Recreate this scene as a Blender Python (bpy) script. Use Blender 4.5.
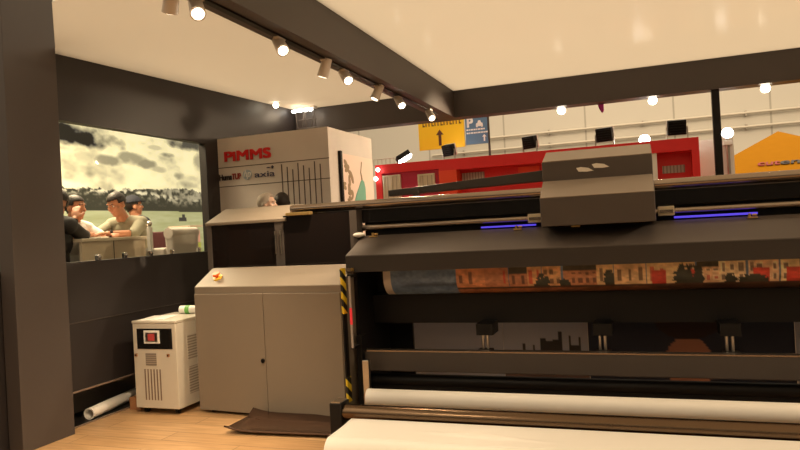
import bpy, math, random
import numpy as np
from mathutils import Vector, Matrix, noise

random.seed(7)
rng = np.random.default_rng(7)
for o in list(bpy.data.objects):
    bpy.data.objects.remove(o)
SC = bpy.context.scene
COL = SC.collection
R = math.radians

# ------------------------------------------------------------------ camera, world, exposure
CAM_H = 1.4
FPX, CX, CY = 664.0, 400.0, 225.0
YAW, ROLL, PITCH = R(19.9), R(3.1), R(0.25)
fw = Vector((-math.sin(YAW)*math.cos(PITCH), math.cos(YAW)*math.cos(PITCH), math.sin(PITCH)))
r0 = Vector((math.cos(YAW), math.sin(YAW), 0))
u0 = r0.cross(fw)
rt = r0*math.cos(ROLL) - u0*math.sin(ROLL)
up = r0*math.sin(ROLL) + u0*math.cos(ROLL)
cam_d = bpy.data.cameras.new('camera')
cam = bpy.data.objects.new('camera', cam_d)
COL.objects.link(cam)
m3 = Matrix((rt, up, -fw)).transposed()
cam.matrix_world = Matrix.Translation((0, 0, CAM_H)) @ m3.to_4x4()
cam_d.sensor_width = 36
cam_d.lens = FPX/800*36
cam_d.clip_end = 200
cam_d.clip_start = 0.05
SC.camera = cam

SC.view_settings.view_transform = 'Standard'
SC.view_settings.look = 'None'
SC.view_settings.gamma = 1
SC.view_settings.use_curve_mapping = False
SC.view_settings.exposure = 0.0
SC.cycles.max_bounces = 8
SC.cycles.diffuse_bounces = 4
SC.cycles.glossy_bounces = 4
SC.cycles.transparent_max_bounces = 8
SC.cycles.sample_clamp_indirect = 4
SC.cycles.caustics_reflective = False
SC.cycles.caustics_refractive = False
SC.cycles.use_denoising = True

# the hall's light: bright from its roof lamps above, dim towards the horizon
WORLD_UP, WORLD_HOR = 1.75, 0.08
w = bpy.data.worlds.new('world')
SC.world = w
w.use_nodes = True
nt = w.node_tree
nt.nodes.clear()
tc = nt.nodes.new('ShaderNodeTexCoord')
sx = nt.nodes.new('ShaderNodeSeparateXYZ')
rp = nt.nodes.new('ShaderNodeValToRGB')
bg = nt.nodes.new('ShaderNodeBackground')
ow = nt.nodes.new('ShaderNodeOutputWorld')
nt.links.new(tc.outputs['Generated'], sx.inputs[0])
nt.links.new(sx.outputs['Z'], rp.inputs[0])
rp.color_ramp.elements[0].position = 0.12
rp.color_ramp.elements[0].color = (WORLD_HOR, WORLD_HOR*.76, WORLD_HOR*.50, 1)
rp.color_ramp.elements[1].position = 0.55
rp.color_ramp.elements[1].color = (WORLD_UP, WORLD_UP*.785, WORLD_UP*.525, 1)
nt.links.new(rp.outputs[0], bg.inputs[0])
nt.links.new(bg.outputs[0], ow.inputs[0])

WARM = (1.0, 0.75, 0.48)
SPOT_W = 70.0          # each track spot
DOWN_W = 150.0         # spots aimed straight down
HALL_W = 210.0         # unseen area lamps added to light the hall
ROOM_W = 150.0          # unseen area lamp added over the seating behind the wall


def lamp(name, kind, loc, energy, target=None, color=WARM, size=.1, spot=R(60), blend=.6):
    d = bpy.data.lights.new(name, kind)
    d.energy = energy
    d.color = color
    if kind == 'AREA':
        d.size = size
    else:
        d.shadow_soft_size = size
    if kind == 'SPOT':
        d.spot_size = spot
        d.spot_blend = blend
    o = bpy.data.objects.new(name, d)
    COL.objects.link(o)
    o.location = loc
    if target is not None:
        o.rotation_euler = (Vector(target)-Vector(loc)).to_track_quat('-Z', 'Y').to_euler()
    return o


lamp('hall_fill', 'AREA', (-2, 13.5, 7.5), HALL_W, (-1, 20, 2.5), size=4)
lamp('hall_fill', 'AREA', (4, 12.5, 7.5), HALL_W, (3, 20, 2.5), size=4)
lamp('hall_fill', 'AREA', (-1, 6.2+6, 6.5), HALL_W*.25, (-1, 8.5, 1.5), size=3)
lamp('room_fill', 'AREA', (-5.6, 5.2, 3.2), ROOM_W, (-5.2, 5.2, 1.2), size=1.2)

# ------------------------------------------------------------------ materials


def mat(name, col, rough=.6, metal=0., emit=0., coat=0., trans=None, spec=.5, noise_amt=0., noise_scale=8., bump=0.):
    m = bpy.data.materials.new(name)
    m.use_nodes = True
    n = m.node_tree
    b = n.nodes['Principled BSDF']
    b.inputs['Base Color'].default_value = (*col, 1)
    b.inputs['Roughness'].default_value = rough
    b.inputs['Metallic'].default_value = metal
    b.inputs['Specular IOR Level'].default_value = spec
    b.inputs['Coat Weight'].default_value = coat
    if emit:
        b.inputs['Emission Color'].default_value = (*col, 1)
        b.inputs['Emission Strength'].default_value = emit
    tcn = n.nodes.new('ShaderNodeTexCoord')
    nz = n.nodes.new('ShaderNodeTexNoise')
    nz.inputs['Scale'].default_value = noise_scale
    nz.inputs['Detail'].default_value = 3
    n.links.new(tcn.outputs['Object'], nz.inputs['Vector'])
    if noise_amt:
        mx = n.nodes.new('ShaderNodeMix')
        mx.data_type = 'RGBA'
        mx.inputs['A'].default_value = (*[c*(1-noise_amt) for c in col], 1)
        mx.inputs['B'].default_value = (*[min(1, c*(1+noise_amt)) for c in col], 1)
        n.links.new(nz.outputs['Fac'], mx.inputs['Factor'])
        n.links.new(mx.outputs['Result'], b.inputs['Base Color'])
    if bump:
        bp = n.nodes.new('ShaderNodeBump')
        bp.inputs['Strength'].default_value = bump
        bp.inputs['Distance'].default_value = .01
        n.links.new(nz.outputs['Fac'], bp.inputs['Height'])
        n.links.new(bp.outputs[0], b.inputs['Normal'])
    if trans is not None:
        out = n.nodes['Material Output']
        tl = n.nodes.new('ShaderNodeBsdfTranslucent')
        tl.inputs[0].default_value = (*trans[1], 1)
        ms = n.nodes.new('ShaderNodeMixShader')
        ms.inputs[0].default_value = trans[0]
        n.links.new(b.outputs[0], ms.inputs[1])
        n.links.new(tl.outputs[0], ms.inputs[2])
        n.links.new(ms.outputs[0], out.inputs[0])
    return m


def vcol_mat(name, emit=0., rough=.5):
    m = bpy.data.materials.new(name)
    m.use_nodes = True
    n = m.node_tree
    b = n.nodes['Principled BSDF']
    a = n.nodes.new('ShaderNodeVertexColor')
    a.layer_name = 'picture'
    b.inputs['Roughness'].default_value = rough
    n.links.new(a.outputs[0], b.inputs['Base Color'])
    if emit:
        n.links.new(a.outputs[0], b.inputs['Emission Color'])
        b.inputs['Emission Strength'].default_value = emit
    return m


def wood_floor():
    m = bpy.data.materials.new('oak_laminate')
    m.use_nodes = True
    n = m.node_tree
    b = n.nodes['Principled BSDF']
    tcn = n.nodes.new('ShaderNodeTexCoord')
    mp = n.nodes.new('ShaderNodeMapping')
    br = n.nodes.new('ShaderNodeTexBrick')
    br.inputs['Scale'].default_value = 1
    br.inputs['Brick Width'].default_value = 1.3
    br.inputs['Row Height'].default_value = .19
    br.inputs['Mortar Size'].default_value = .003
    br.inputs['Color1'].default_value = (.60, .385, .20, 1)
    br.inputs['Color2'].default_value = (.51, .315, .155, 1)
    br.inputs['Mortar'].default_value = (.2, .12, .06, 1)
    n.links.new(tcn.outputs['Object'], mp.inputs[0])
    n.links.new(mp.outputs[0], br.inputs[0])
    mp2 = n.nodes.new('ShaderNodeMapping')
    mp2.inputs['Scale'].default_value = (1.2, 14, 1)
    nz = n.nodes.new('ShaderNodeTexNoise')
    nz.inputs['Scale'].default_value = 2.5
    nz.inputs['Detail'].default_value = 5
    n.links.new(tcn.outputs['Object'], mp2.inputs[0])
    n.links.new(mp2.outputs[0], nz.inputs[0])
    mx = n.nodes.new('ShaderNodeMix')
    mx.data_type = 'RGBA'
    mx.blend_type = 'MULTIPLY'
    mx.inputs['Factor'].default_value = .7
    rmp = n.nodes.new('ShaderNodeValToRGB')
    rmp.color_ramp.elements[0].position = .3
    rmp.color_ramp.elements[0].color = (.62, .55, .48, 1)
    rmp.color_ramp.elements[1].position = .7
    rmp.color_ramp.elements[1].color = (1.1, 1.1, 1.1, 1)
    n.links.new(nz.outputs['Fac'], rmp.inputs[0])
    n.links.new(br.outputs['Color'], mx.inputs['A'])
    n.links.new(rmp.outputs[0], mx.inputs['B'])
    n.links.new(mx.outputs['Result'], b.inputs['Base Color'])
    b.inputs['Roughness'].default_value = .35
    return m


def stripe_mat(name, c1, c2, scale, axis='Z', tilt=.6, duty=.5, rough=.5):
    """diagonal or straight stripes by object coordinates"""
    m = bpy.data.materials.new(name)
    m.use_nodes = True
    n = m.node_tree
    b = n.nodes['Principled BSDF']
    b.inputs['Roughness'].default_value = rough
    tcn = n.nodes.new('ShaderNodeTexCoord')
    s = n.nodes.new('ShaderNodeSeparateXYZ')
    n.links.new(tcn.outputs['Object'], s.inputs[0])

    def math_(op, a, bb):
        k = n.nodes.new('ShaderNodeMath')
        k.operation = op
        for i, q in enumerate((a, bb)):
            if isinstance(q, (int, float)):
                k.inputs[i].default_value = q
            else:
                n.links.new(q, k.inputs[i])
        return k.outputs[0]
    if tilt:
        q = math_('ADD', s.outputs['X'], s.outputs['Y'])
        q = math_('MULTIPLY', q, tilt)
        v = math_('ADD', s.outputs[axis], q)
    else:
        v = s.outputs[axis]
    v = math_('MULTIPLY', v, scale)
    v = math_('FRACT', v, 0)
    v = math_('GREATER_THAN', v, duty)
    mx = n.nodes.new('ShaderNodeMix')
    mx.data_type = 'RGBA'
    mx.inputs['A'].default_value = (*c1, 1)
    mx.inputs['B'].default_value = (*c2, 1)
    n.links.new(v, mx.inputs['Factor'])
    n.links.new(mx.outputs['Result'], b.inputs['Base Color'])
    return m


def glass_mat():
    m = bpy.data.materials.new('clear_glass')
    m.use_nodes = True
    n = m.node_tree
    n.nodes.clear()
    out = n.nodes.new('ShaderNodeOutputMaterial')
    t = n.nodes.new('ShaderNodeBsdfTransparent')
    t.inputs[0].default_value = (.96, .98, .96, 1)
    g = n.nodes.new('ShaderNodeBsdfGlossy')
    g.inputs['Roughness'].default_value = .02
    f = n.nodes.new('ShaderNodeLayerWeight')
    f.inputs[0].default_value = .03
    ms = n.nodes.new('ShaderNodeMixShader')
    n.links.new(f.outputs['Fresnel'], ms.inputs[0])
    n.links.new(t.outputs[0], ms.inputs[1])
    n.links.new(g.outputs[0], ms.inputs[2])
    n.links.new(ms.outputs[0], out.inputs[0])
    return m


M = {}
M['wall'] = mat('dark_brown_panel', (.021, .0168, .0170), .5, noise_amt=.12, noise_scale=3)
M['beam'] = mat('dark_brown_beam', (.062, .050, .046), .5, noise_amt=.08, noise_scale=3)
M['ceil'] = mat('stretch_ceiling_satin', (.80, .76, .70), .6, trans=(.68, (.80, .76, .70)))
M['ceil_gloss'] = mat('stretch_ceiling_gloss', (.80, .76, .70), .16, trans=(.82, (.82, .78, .72)), spec=.5)
M['floor'] = wood_floor()
M['hallfloor'] = mat('hall_floor', (.16, .14, .12), .6, noise_amt=.2)
M['hallwall'] = stripe_mat('hall_wall_cladding', (.44, .42, .37), (.66, .64, .58), .42, 'X', 0, .02, .7)
M['plaster'] = mat('grey_brown_plaster', (.70, .65, .61), .8, noise_amt=.12, noise_scale=2.5)
M['plaster_side'] = M['plaster']
M['groove'] = mat('dark_groove', (.10, .08, .07), .8)
M['ledge'] = mat('bronze_ledge', (.20, .15, .12), .35)
M['slot'] = mat('brown_slot', (.20, .14, .10), .7)
M['fascia'] = mat('blackish_brown_fascia', (.028, .022, .019), .5)
M['red_letter'] = mat('red_letter', (.70, .02, .02), .35)
M['black'] = mat('black_plastic', (.010, .009, .009), .45, spec=.2)
M['blackgloss'] = mat('black_gloss', (.010, .009, .009), .12)
M['darkmetal'] = mat('dark_grey_metal', (.060, .050, .045), .42, noise_amt=.1, noise_scale=4)
M['greybrown'] = mat('charcoal_paint', (.085, .070, .062), .5, noise_amt=.06, noise_scale=4)
M['cabinet'] = mat('beige_grey_cabinet_paint', (.215, .178, .138), .5, noise_amt=.05, noise_scale=3)
M['seam'] = mat('dark_seam', (.03, .025, .02), .7)
M['cabinet_lid'] = M['cabinet']
M['carriage_panel'] = mat('taupe_paint_top_lit', (.31, .26, .215), .45)  # two-tone paint, lightened further to carry light from above
M['carriage'] = mat('warm_grey_paint', (.075, .062, .056), .45, noise_amt=.05)
M['steel'] = mat('brushed_steel', (.55, .50, .44), .28, metal=1., noise_amt=.1)
M['rail'] = mat('bronze_rail', (.32, .26, .21), .25, metal=1.)
M['brass'] = mat('brass_plate', (.62, .42, .16), .35, metal=.8)
M['chrome'] = mat('chrome', (.85, .83, .8), .1, metal=1.)
M['paper'] = mat('white_paper', (.90, .88, .84), .55, bump=.05, noise_scale=6)
M['white'] = mat('white_paint', (.85, .83, .79), .45)
M['offwhite'] = mat('offwhite_powder_coat', (.62, .58, .50), .45, noise_amt=.03)
M['cream'] = mat('cream_block', (.70, .62, .46), .5)
M['hazard'] = stripe_mat('hazard_tape', (.012, .011, .010), (.80, .58, .03), 9.5, 'Z', .8, .5)
M['red_lamp'] = mat('red_lamp', (.8, .04, .05), .4, emit=.35)
M['white_tube'] = mat('frosted_tube', (.42, .38, .36), .3)
M['red_button'] = mat('red_orange_button', (.95, .16, .03), .35)
M['yellow_ring'] = mat('yellow_ring', (.90, .55, .05), .4)
M['uv'] = mat('blue_lamp_glow', (.09, .06, .80), .4, emit=.9)  # emissive stand-in for the carriage lamp's glow along the rail
M['lens'] = mat('lit_lens', (1.0, .88, .66), .3, emit=14)
M['lens_cool'] = mat('lit_cool_lens', (1.0, .96, .88), .3, emit=9)
M['lens_soft'] = mat('lit_soft_lens', (1.0, .86, .62), .3, emit=5)
M['lens_off'] = mat('unlit_lens', (.08, .07, .06), .15)
M['spot_body'] = mat('white_spot_housing', (.62, .56, .50), .4)
M['dark_glass'] = mat('dark_tinted_glass', (.012, .008, .007), .08)
M['red_wall'] = mat('bright_red_wall', (.75, .018, .020), .5)
M['crimson'] = mat('crimson_wall', (.50, .012, .060), .5)
M['orange_red'] = mat('orange_red_panel', (.85, .07, .02), .5)
M['shutter'] = stripe_mat('cream_shutter', (.45, .36, .26), (.66, .56, .42), 16, 'X', 0, .2)
M['tent'] = mat('orange_yellow_canvas', (.43, .185, .002), .8, noise_amt=.06, spec=.08)
M['yellow'] = mat('yellow_sign', (.92, .58, .01), .5)
M['blue'] = mat('blue_sign', (.10, .20, .34), .5)
M['brown_ink'] = mat('dark_brown_ink', (.10, .03, .015), .6)
M['white_ink'] = mat('white_ink', (.85, .84, .82), .6)
M['magenta'] = mat('magenta_cloth', (.75, .05, .45), .6)
M['green'] = mat('green_label', (.15, .45, .10), .5)
M['cardboard'] = mat('brown_cardboard', (.36, .17, .075), .8, noise_amt=.1)
M['tray'] = mat('dark_glossy_tray', (.10, .055, .035), .22, metal=.5)
M['glass'] = glass_mat()
M['skin'] = mat('skin', (.54, .245, .14), .5)
M['skin_pale'] = mat('pale_skin', (.62, .40, .30), .5)
M['hair'] = mat('dark_hair', (.018, .011, .008), .5, bump=.3, noise_scale=60)
M['hair_grey'] = mat('grey_hair', (.42, .36, .30), .6, bump=.3, noise_scale=60)
M['tee'] = mat('white_cotton', (.82, .80, .78), .8)
M['olive'] = mat('olive_grey_cotton', (.30, .28, .20), .8, noise_amt=.2, noise_scale=12)
M['jacket'] = mat('black_jacket', (.020, .016, .016), .7)
M['navy'] = mat('navy_cloth', (.02, .022, .035), .8)
M['trousers'] = mat('dark_trousers', (.03, .028, .03), .8)
M['eye'] = mat('eye_white', (.8, .78, .75), .2)
M['iris'] = mat('dark_iris', (.02, .01, .008), .2)
M['lips'] = mat('lips', (.42, .16, .12), .5)
M['maroon'] = mat('maroon_upholstery', (.07, .012, .015), .6)
M['white_leather'] = mat('white_leather', (.75, .68, .62), .4)
M['counter'] = mat('beige_counter_front', (.70, .57, .43), .4)
M['counter_top'] = mat('pale_counter_top', (.66, .56, .44), .3)
M['pink_pack'] = mat('pink_package', (.75, .45, .45), .5)
M['lime_pack'] = mat('lime_package', (.50, .60, .12), .5)
M['screen_red'] = mat('red_display', (.45, .06, .05), .3, emit=.15)
M['pale_blue'] = mat('pale_blue_badge', (.42, .50, .58), .4)
M['ink_blue'] = mat('dark_blue_ink', (.06, .06, .12), .5)
M['ink_black'] = mat('black_ink', (.03, .02, .02), .5)
M['ink_red'] = mat('brick_red_ink', (.32, .02, .015), .5)
M['leaf'] = mat('bronze_leaf_print', (.34, .24, .14), .7)
M['peacock'] = mat('sea_green_print', (.16, .42, .32), .6)
M['pink_banner'] = mat('pale_pink_banner', (.86, .70, .62), .7)
M['picture'] = vcol_mat('printed_picture', 0, .45)
M['lit_picture'] = vcol_mat('backlit_picture', .66, .5)

# ------------------------------------------------------------------ mesh helpers
ORG = {}


class MB:
    def __init__(s, T=None):
        s.v = []
        s.f = []
        s.T = T

    def add(s, vs, fs):
        n = len(s.v)
        for p in vs:
            p = Vector(p)
            if s.T is not None:
                p = s.T @ p
            s.v.append(p)
        s.f += [tuple(i+n for i in q) for q in fs]
        return s

    def box(s, x0, x1, y0, y1, z0, z1):
        return s.add([(x0, y0, z0), (x1, y0, z0), (x1, y1, z0), (x0, y1, z0), (x0, y0, z1), (x1, y0, z1), (x1, y1, z1), (x0, y1, z1)],
                     [(0, 3, 2, 1), (4, 5, 6, 7), (0, 1, 5, 4), (1, 2, 6, 5), (2, 3, 7, 6), (3, 0, 4, 7)])

    def prism(s, prof, x0, x1):
        """profile of (y, z) points (counter-clockwise seen from +x) extruded along x"""
        n = len(prof)
        vs = [(x0, y, z) for y, z in prof]+[(x1, y, z) for y, z in prof]
        fs = [tuple(range(n))[::-1], tuple(range(n, 2*n))]
        fs += [(i, (i+1) % n, n+(i+1) % n, n+i) for i in range(n)]
        return s.add(vs, fs)

    def poly(s, pts, d):
        """flat outline pts (3d) given a thickness vector d"""
        n = len(pts)
        d = Vector(d)
        vs = [Vector(p) for p in pts]+[Vector(p)+d for p in pts]
        fs = [tuple(range(n))[::-1], tuple(range(n, 2*n))]
        fs += [(i, (i+1) % n, n+(i+1) % n, n+i) for i in range(n)]
        return s.add(vs, fs)

    def cyl(s, p, q, r, r2=None, n=24, caps=True):
        p, q = Vector(p), Vector(q)
        r2 = r if r2 is None else r2
        d = (q-p).normalized()
        a = d.orthogonal().normalized()
        b = d.cross(a)
        vs = []
        for c, rr in ((p, r), (q, r2)):
            for i in range(n):
                t = 2*math.pi*i/n
                vs.append(c+(a*math.cos(t)+b*math.sin(t))*rr)
        fs = [(i, (i+1) % n, n+(i+1) % n, n+i) for i in range(n)]
        if caps:
            fs += [tuple(range(n))[::-1], tuple(range(n, 2*n))]
        return s.add(vs, fs)

    def tube(s, p, q, r, ri, n=24):
        """hollow pipe"""
        p, q = Vector(p), Vector(q)
        d = (q-p).normalized()
        a = d.orthogonal().normalized()
        b = d.cross(a)
        vs = []
        for c, rr in ((p, r), (q, r), (q, ri), (p, ri)):
            for i in range(n):
                t = 2*math.pi*i/n
                vs.append(c+(a*math.cos(t)+b*math.sin(t))*rr)
        fs = []
        for k in range(4):
            k2 = (k+1) % 4
            fs += [(k*n+i, k*n+(i+1) % n, k2*n+(i+1) % n, k2*n+i) for i in range(n)]
        return s.add(vs, fs)

    def ell(s, c, r, n=20, m=12, rot=None):
        c = Vector(c)
        if not hasattr(r, '__len__'):
            r = (r, r, r)
        vs = [Vector((0, 0, r[2]))]
        for j in range(1, m):
            th = math.pi*j/m
            for i in range(n):
                t = 2*math.pi*i/n
                vs.append(Vector((r[0]*math.sin(th)*math.cos(t), r[1]*math.sin(th)*math.sin(t), r[2]*math.cos(th))))
        vs.append(Vector((0, 0, -r[2])))
        if rot is not None:
            vs = [rot @ v for v in vs]
        vs = [v+c for v in vs]
        fs = [(0, 1+i, 1+(i+1) % n) for i in range(n)]
        for j in range(m-2):
            a = 1+j*n
            fs += [(a+i, a+n+i, a+n+(i+1) % n, a+(i+1) % n) for i in range(n)]
        L = len(vs)-1
        a = 1+(m-2)*n
        fs += [(a+i, L, a+(i+1) % n) for i in range(n)]
        return s.add(vs, fs)

    def cap(s, p, q, r, r2=None, n=14):
        """tapered capsule"""
        r2 = r if r2 is None else r2
        s.cyl(p, q, r, r2, n)
        s.ell(p, r, n, 8)
        s.ell(q, r2, n, 8)
        return s

    def sweep(s, pts, r, n=10):
        pts = [Vector(p) for p in pts]
        for a, b in zip(pts[:-1], pts[1:]):
            s.cyl(a, b, r, r, n)
        for p in pts[1:-1]:
            s.ell(p, r, n, 6)
        return s

    def build(s, name, m, parent=None, bevel=0., smooth=None, origin=None):
        if parent is not None:
            og = ORG[parent.name]
        elif origin is not None:
            og = Vector(origin)
        else:
            mn = [min(p[i] for p in s.v) for i in range(3)]
            mx = [max(p[i] for p in s.v) for i in range(3)]
            og = Vector(((mn[0]+mx[0])/2, (mn[1]+mx[1])/2, mn[2]))
        me = bpy.data.meshes.new(name)
        me.from_pydata([p-og for p in s.v], [], s.f)
        me.validate()
        me.materials.append(M[m] if isinstance(m, str) else m)
        return link(name, me, parent, og, bevel, smooth)


def link(name, me, parent, og, bevel=0., smooth=None):
    import bmesh
    bm = bmesh.new()
    bm.from_mesh(me)
    bmesh.ops.recalc_face_normals(bm, faces=bm.faces)
    bm.to_mesh(me)
    bm.free()
    o = bpy.data.objects.new(name, me)
    COL.objects.link(o)
    ORG[o.name] = og
    if parent is None:
        o.location = og
    else:
        o.parent = parent
    if bevel:
        b = o.modifiers.new('bevel', 'BEVEL')
        b.width = bevel
        b.segments = 2
        b.limit_method = 'ANGLE'
    if smooth:
        a = R(smooth)
        me.polygons.foreach_set('use_smooth', [True]*len(me.polygons))
        me.set_sharp_from_angle(angle=a)
    return o


def thing(name, loc, label, cat, group=None):
    o = bpy.data.objects.new(name, None)
    o.empty_display_size = .1
    COL.objects.link(o)
    o.location = loc
    ORG[o.name] = Vector(loc)
    return tag(o, label, cat, group)


def tag(o, label, cat, group=None, kind=None):
    o['label'] = label
    o['category'] = cat
    if group:
        o['group'] = group
    if kind:
        o['kind'] = kind
    return o


def structure(o, label=None):
    o['kind'] = 'structure'
    return o


def text(name, s, size, m, T, parent, bold=.0, extrude=.004, spacing=1., shear=0., align='LEFT', width=None):
    cu = bpy.data.curves.new('lettering', 'FONT')
    cu.body = s
    cu.size = size
    cu.extrude = extrude
    cu.space_character = spacing
    cu.shear = shear
    cu.align_x = align
    ob = bpy.data.objects.new('lettering', cu)
    COL.objects.link(ob)
    dg = bpy.context.evaluated_depsgraph_get()
    dg.update()
    me = bpy.data.meshes.new_from_object(ob.evaluated_get(dg))
    bpy.data.objects.remove(ob)
    xs = 1.
    if width:
        xx = [v.co.x for v in me.vertices]
        xs = width/(max(xx)-min(xx))
    b = MB(T @ Matrix.Diagonal((xs, 1, 1, 1)))
    fs = [tuple(p.vertices) for p in me.polygons]
    shifts = [(0, 0)] if not bold else [(dx*bold, dy*bold) for dx in (-1, 0, 1) for dy in (-1, 0, 1)]
    for k, (dx, dy) in enumerate(shifts):
        b.add([v.co+Vector((dx, dy, k*.0002)) for v in me.vertices], fs)
    return b.build(name, m, parent)


def frame(origin, xdir, ydir):
    """matrix whose x runs along xdir and y along ydir (text plane)"""
    x = Vector(xdir).normalized()
    y = Vector(ydir).normalized()
    z = x.cross(y)
    return Matrix.Translation(origin) @ Matrix((x, y, z)).transposed().to_4x4()


def at(x, y, ax, val):
    """the point of the plane axis = val that stands at photograph position x, y"""
    d = fw+rt*((x-CX)/FPX)-up*((y-CY)/FPX)
    c = Vector((0, 0, CAM_H))
    return c+d*((val-c[ax])/d[ax])


def pixel(p):
    d = Vector(p)-Vector((0, 0, CAM_H))
    z = d.dot(fw)
    return CX+FPX*d.dot(rt)/z, CY-FPX*d.dot(up)/z


def picture_mesh(name, P, colors, parent, m, origin=None):
    """grid of points P[i][j] (ny, nx, 3) carrying colours (ny, nx, 3) of a printed picture"""
    ny, nx = P.shape[:2]
    idx = np.arange(ny*nx).reshape(ny, nx)
    fs = np.stack([idx[:-1, :-1], idx[:-1, 1:], idx[1:, 1:], idx[1:, :-1]], -1).reshape(-1, 4)
    og = ORG[parent.name] if parent is not None else Vector(origin)
    me = bpy.data.meshes.new(name)
    me.from_pydata((P.reshape(-1, 3)-np.array(og)).tolist(), [], fs.tolist())
    at = me.color_attributes.new('picture', 'FLOAT_COLOR', 'POINT')
    c = np.ones((ny*nx, 4))
    c[:, :3] = np.clip(colors.reshape(-1, 3), 0, 1)
    at.data.foreach_set('color', c.ravel())
    me.materials.append(M[m])
    me.polygons.foreach_set('use_smooth', [True]*len(me.polygons))
    o = bpy.data.objects.new(name, me)
    COL.objects.link(o)
    ORG[o.name] = og
    if parent is None:
        o.location = og
    else:
        o.parent = parent
    return o


def fbm(x, y, seed=0, octaves=4):
    """value noise on arrays"""
    out = np.zeros_like(x)
    amp = 1.
    tot = 0
    for k in range(octaves):
        g = np.random.default_rng(seed*31+k).random((64, 64))
        xi, yi = np.floor(x).astype(int), np.floor(y).astype(int)
        fx, fy = x-xi, y-yi
        fx, fy = fx*fx*(3-2*fx), fy*fy*(3-2*fy)
        a = g[yi % 64, xi % 64]
        b = g[yi % 64, (xi+1) % 64]
        c = g[(yi+1) % 64, xi % 64]
        d = g[(yi+1) % 64, (xi+1) % 64]
        out += amp*((a*(1-fx)+b*fx)*(1-fy)+(c*(1-fx)+d*fx)*fy)
        tot += amp
        amp *= .5
        x, y = x*2+13.7, y*2+5.1
    return out/tot


# ================================================================== the setting
XW = -4.15           # inner face of the left wall
YB = 7.70            # front face of the back beam
ZC = 3.00            # ceiling
ZB = 2.68            # underside of the beams
PW = -0.02
structure(MB().box(-4.6, 6, -3, 8.1, -.06, 0).build('floor', 'floor', origin=(0, 0, 0)))
structure(MB().box(-16, 16, -8, 24, -.12, -.065).build('floor_hall', 'hallfloor', origin=(0, 0, -.1)))
structure(MB().box(-12, 14, 20, 20.3, -.06, 6.2).build('wall_hall', 'hallwall'))

# left wall, with the window opening and a recess along the floor
WY0, WY1, WZ0, WZ1 = 3.73, 5.735, 1.27, 2.37
wl = MB()
wl.box(XW-.08, XW, 3.70, 5.945, .80, WZ0)
wl.box(XW-.08, XW-.006, 3.70, 5.945, .275, .794)
wl.box(XW-.10, XW-.012, 3.70, 5.945, .794, .80)
wl.box(XW-.08, XW, 3.70, 7.9, WZ1, ZC)
wl.box(XW-.08, XW, WY1, 5.945, WZ0, WZ1)
wl.box(XW-.08, XW, 3.70, WY0, WZ0, WZ1)
wl.box(XW-.50, XW-.46, 3.70, 5.945, 0, .275)
wl.box(XW-.46, XW-.08, 3.70, 5.945, .255, .275)
wl.box(-4.24, -4.17, 2.6, 3.70, 0, 1.25)
structure(wl.build('wall_left', 'wall'))
structure(MB().box(XW-.02, XW+.010, 3.81, 5.945, .266, .278).build('trim_1', 'ledge'))
structure(MB().box(XW-.46, XW-.012, 3.81, 5.945, 0, .004).build('floor_recess', 'black'))
structure(MB().box(XW-.012, XW+.004, 3.81, 5.945, 0, .010).build('baseboard_left', 'ledge'))
structure(MB().box(XW-.005, XW+.003, 3.81, 5.945, .796, .803).build('trim_6', 'darkmetal'))
# column at the near end of the wall
structure(MB().box(-4.16, -4.03, 3.36, 3.80, 0, ZC+.6).build('trim_2', 'beam', bevel=.004))
structure(MB().box(-5.62, -5.55, 3.45, 4.9, 0, 3.2).build('trim_3', mat('dark_green_panel', (.035, .10, .07), .6)))

# beams
structure(MB().box(-2.22, -2.02, -3, YB, ZB, ZC+.05).build('trim_4', 'beam'))
structure(MB().box(XW-.08, 6, YB, YB+.2, ZB, ZC+.05).build('trim_5', 'beam'))
# fabric ceilings
structure(MB().poly([(x_, y_, 2.875+.0333*(y_-3.8)) for x_, y_ in ((XW, 3.80), (-4.03, 3.80), (-3.21, 3.02), (-2.22, 3.02), (-2.22, YB), (XW, YB))], (0, 0, .004)).build('ceiling_left', 'ceil'))
structure(MB().box(-2.02, 6, -3, YB, ZC, ZC+.004).build('ceiling_right', 'ceil_gloss'))
# black post under the back beam
structure(MB().box(.775, .85, YB+.04, YB+.115, 0, ZB).build('trim_7', 'black'))

# store room of the stand, under the beams
BX1, BY0, BY1, BZ = -2.86, 5.945, 7.08, 2.44
structure(MB().box(XW-.08, BX1, BY0, BY1, 0, BZ).build('wall_back', 'plaster'))
gr = MB()
for z in (2.13, 1.93):
    gr.box(XW, BX1+.001, BY0-.002, BY0+.004, z-.004, z+.004)
for i in range(8):
    x = -3.40+i*.062
    gr.box(x, x+.011, BY0-.003, BY0+.004, 1.25, 2.11-.03*(i % 3))
structure(gr.build('trim_8', 'groove'))

# ------------------------------------------------------------------ signs on the store room wall
FY = BY0-.006
t = thing('wall_sign', (-3.80, BY0, 2.19), 'large red lettering on the grey brown wall above the small logos', 'sign')
text('lettering', 'PiMMS', .140, 'red_letter', frame((-4.075, FY, 2.195), (1, 0, 0), (0, 0, 1)), t, bold=.005, width=.545)
t = thing('wall_sign', (-4.02, BY0, 1.97), 'small black and red lettering beside the dark wall strip below the red letters', 'sign')
text('lettering', 'Huma', .085, 'ink_black', frame((-4.145, FY, 2.00), (1, 0, 0), (0, 0, 1)), t, bold=.0025, width=.15)
text('lettering', 'TUP', .085, 'ink_red', frame((-3.985, FY, 2.00), (1, 0, 0), (0, 0, 1)), t, bold=.0025, width=.105)['label'] = 'brick red lettering'
t = thing('wall_sign', (-3.80, BY0, 1.97), 'round pale blue emblem between two small letterings on grey brown wall', 'sign')
MB().cyl((-3.80, BY0, 2.035), (-3.80, BY0-.012, 2.035), .052, n=28).build('disc', 'pale_blue', t)
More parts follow.
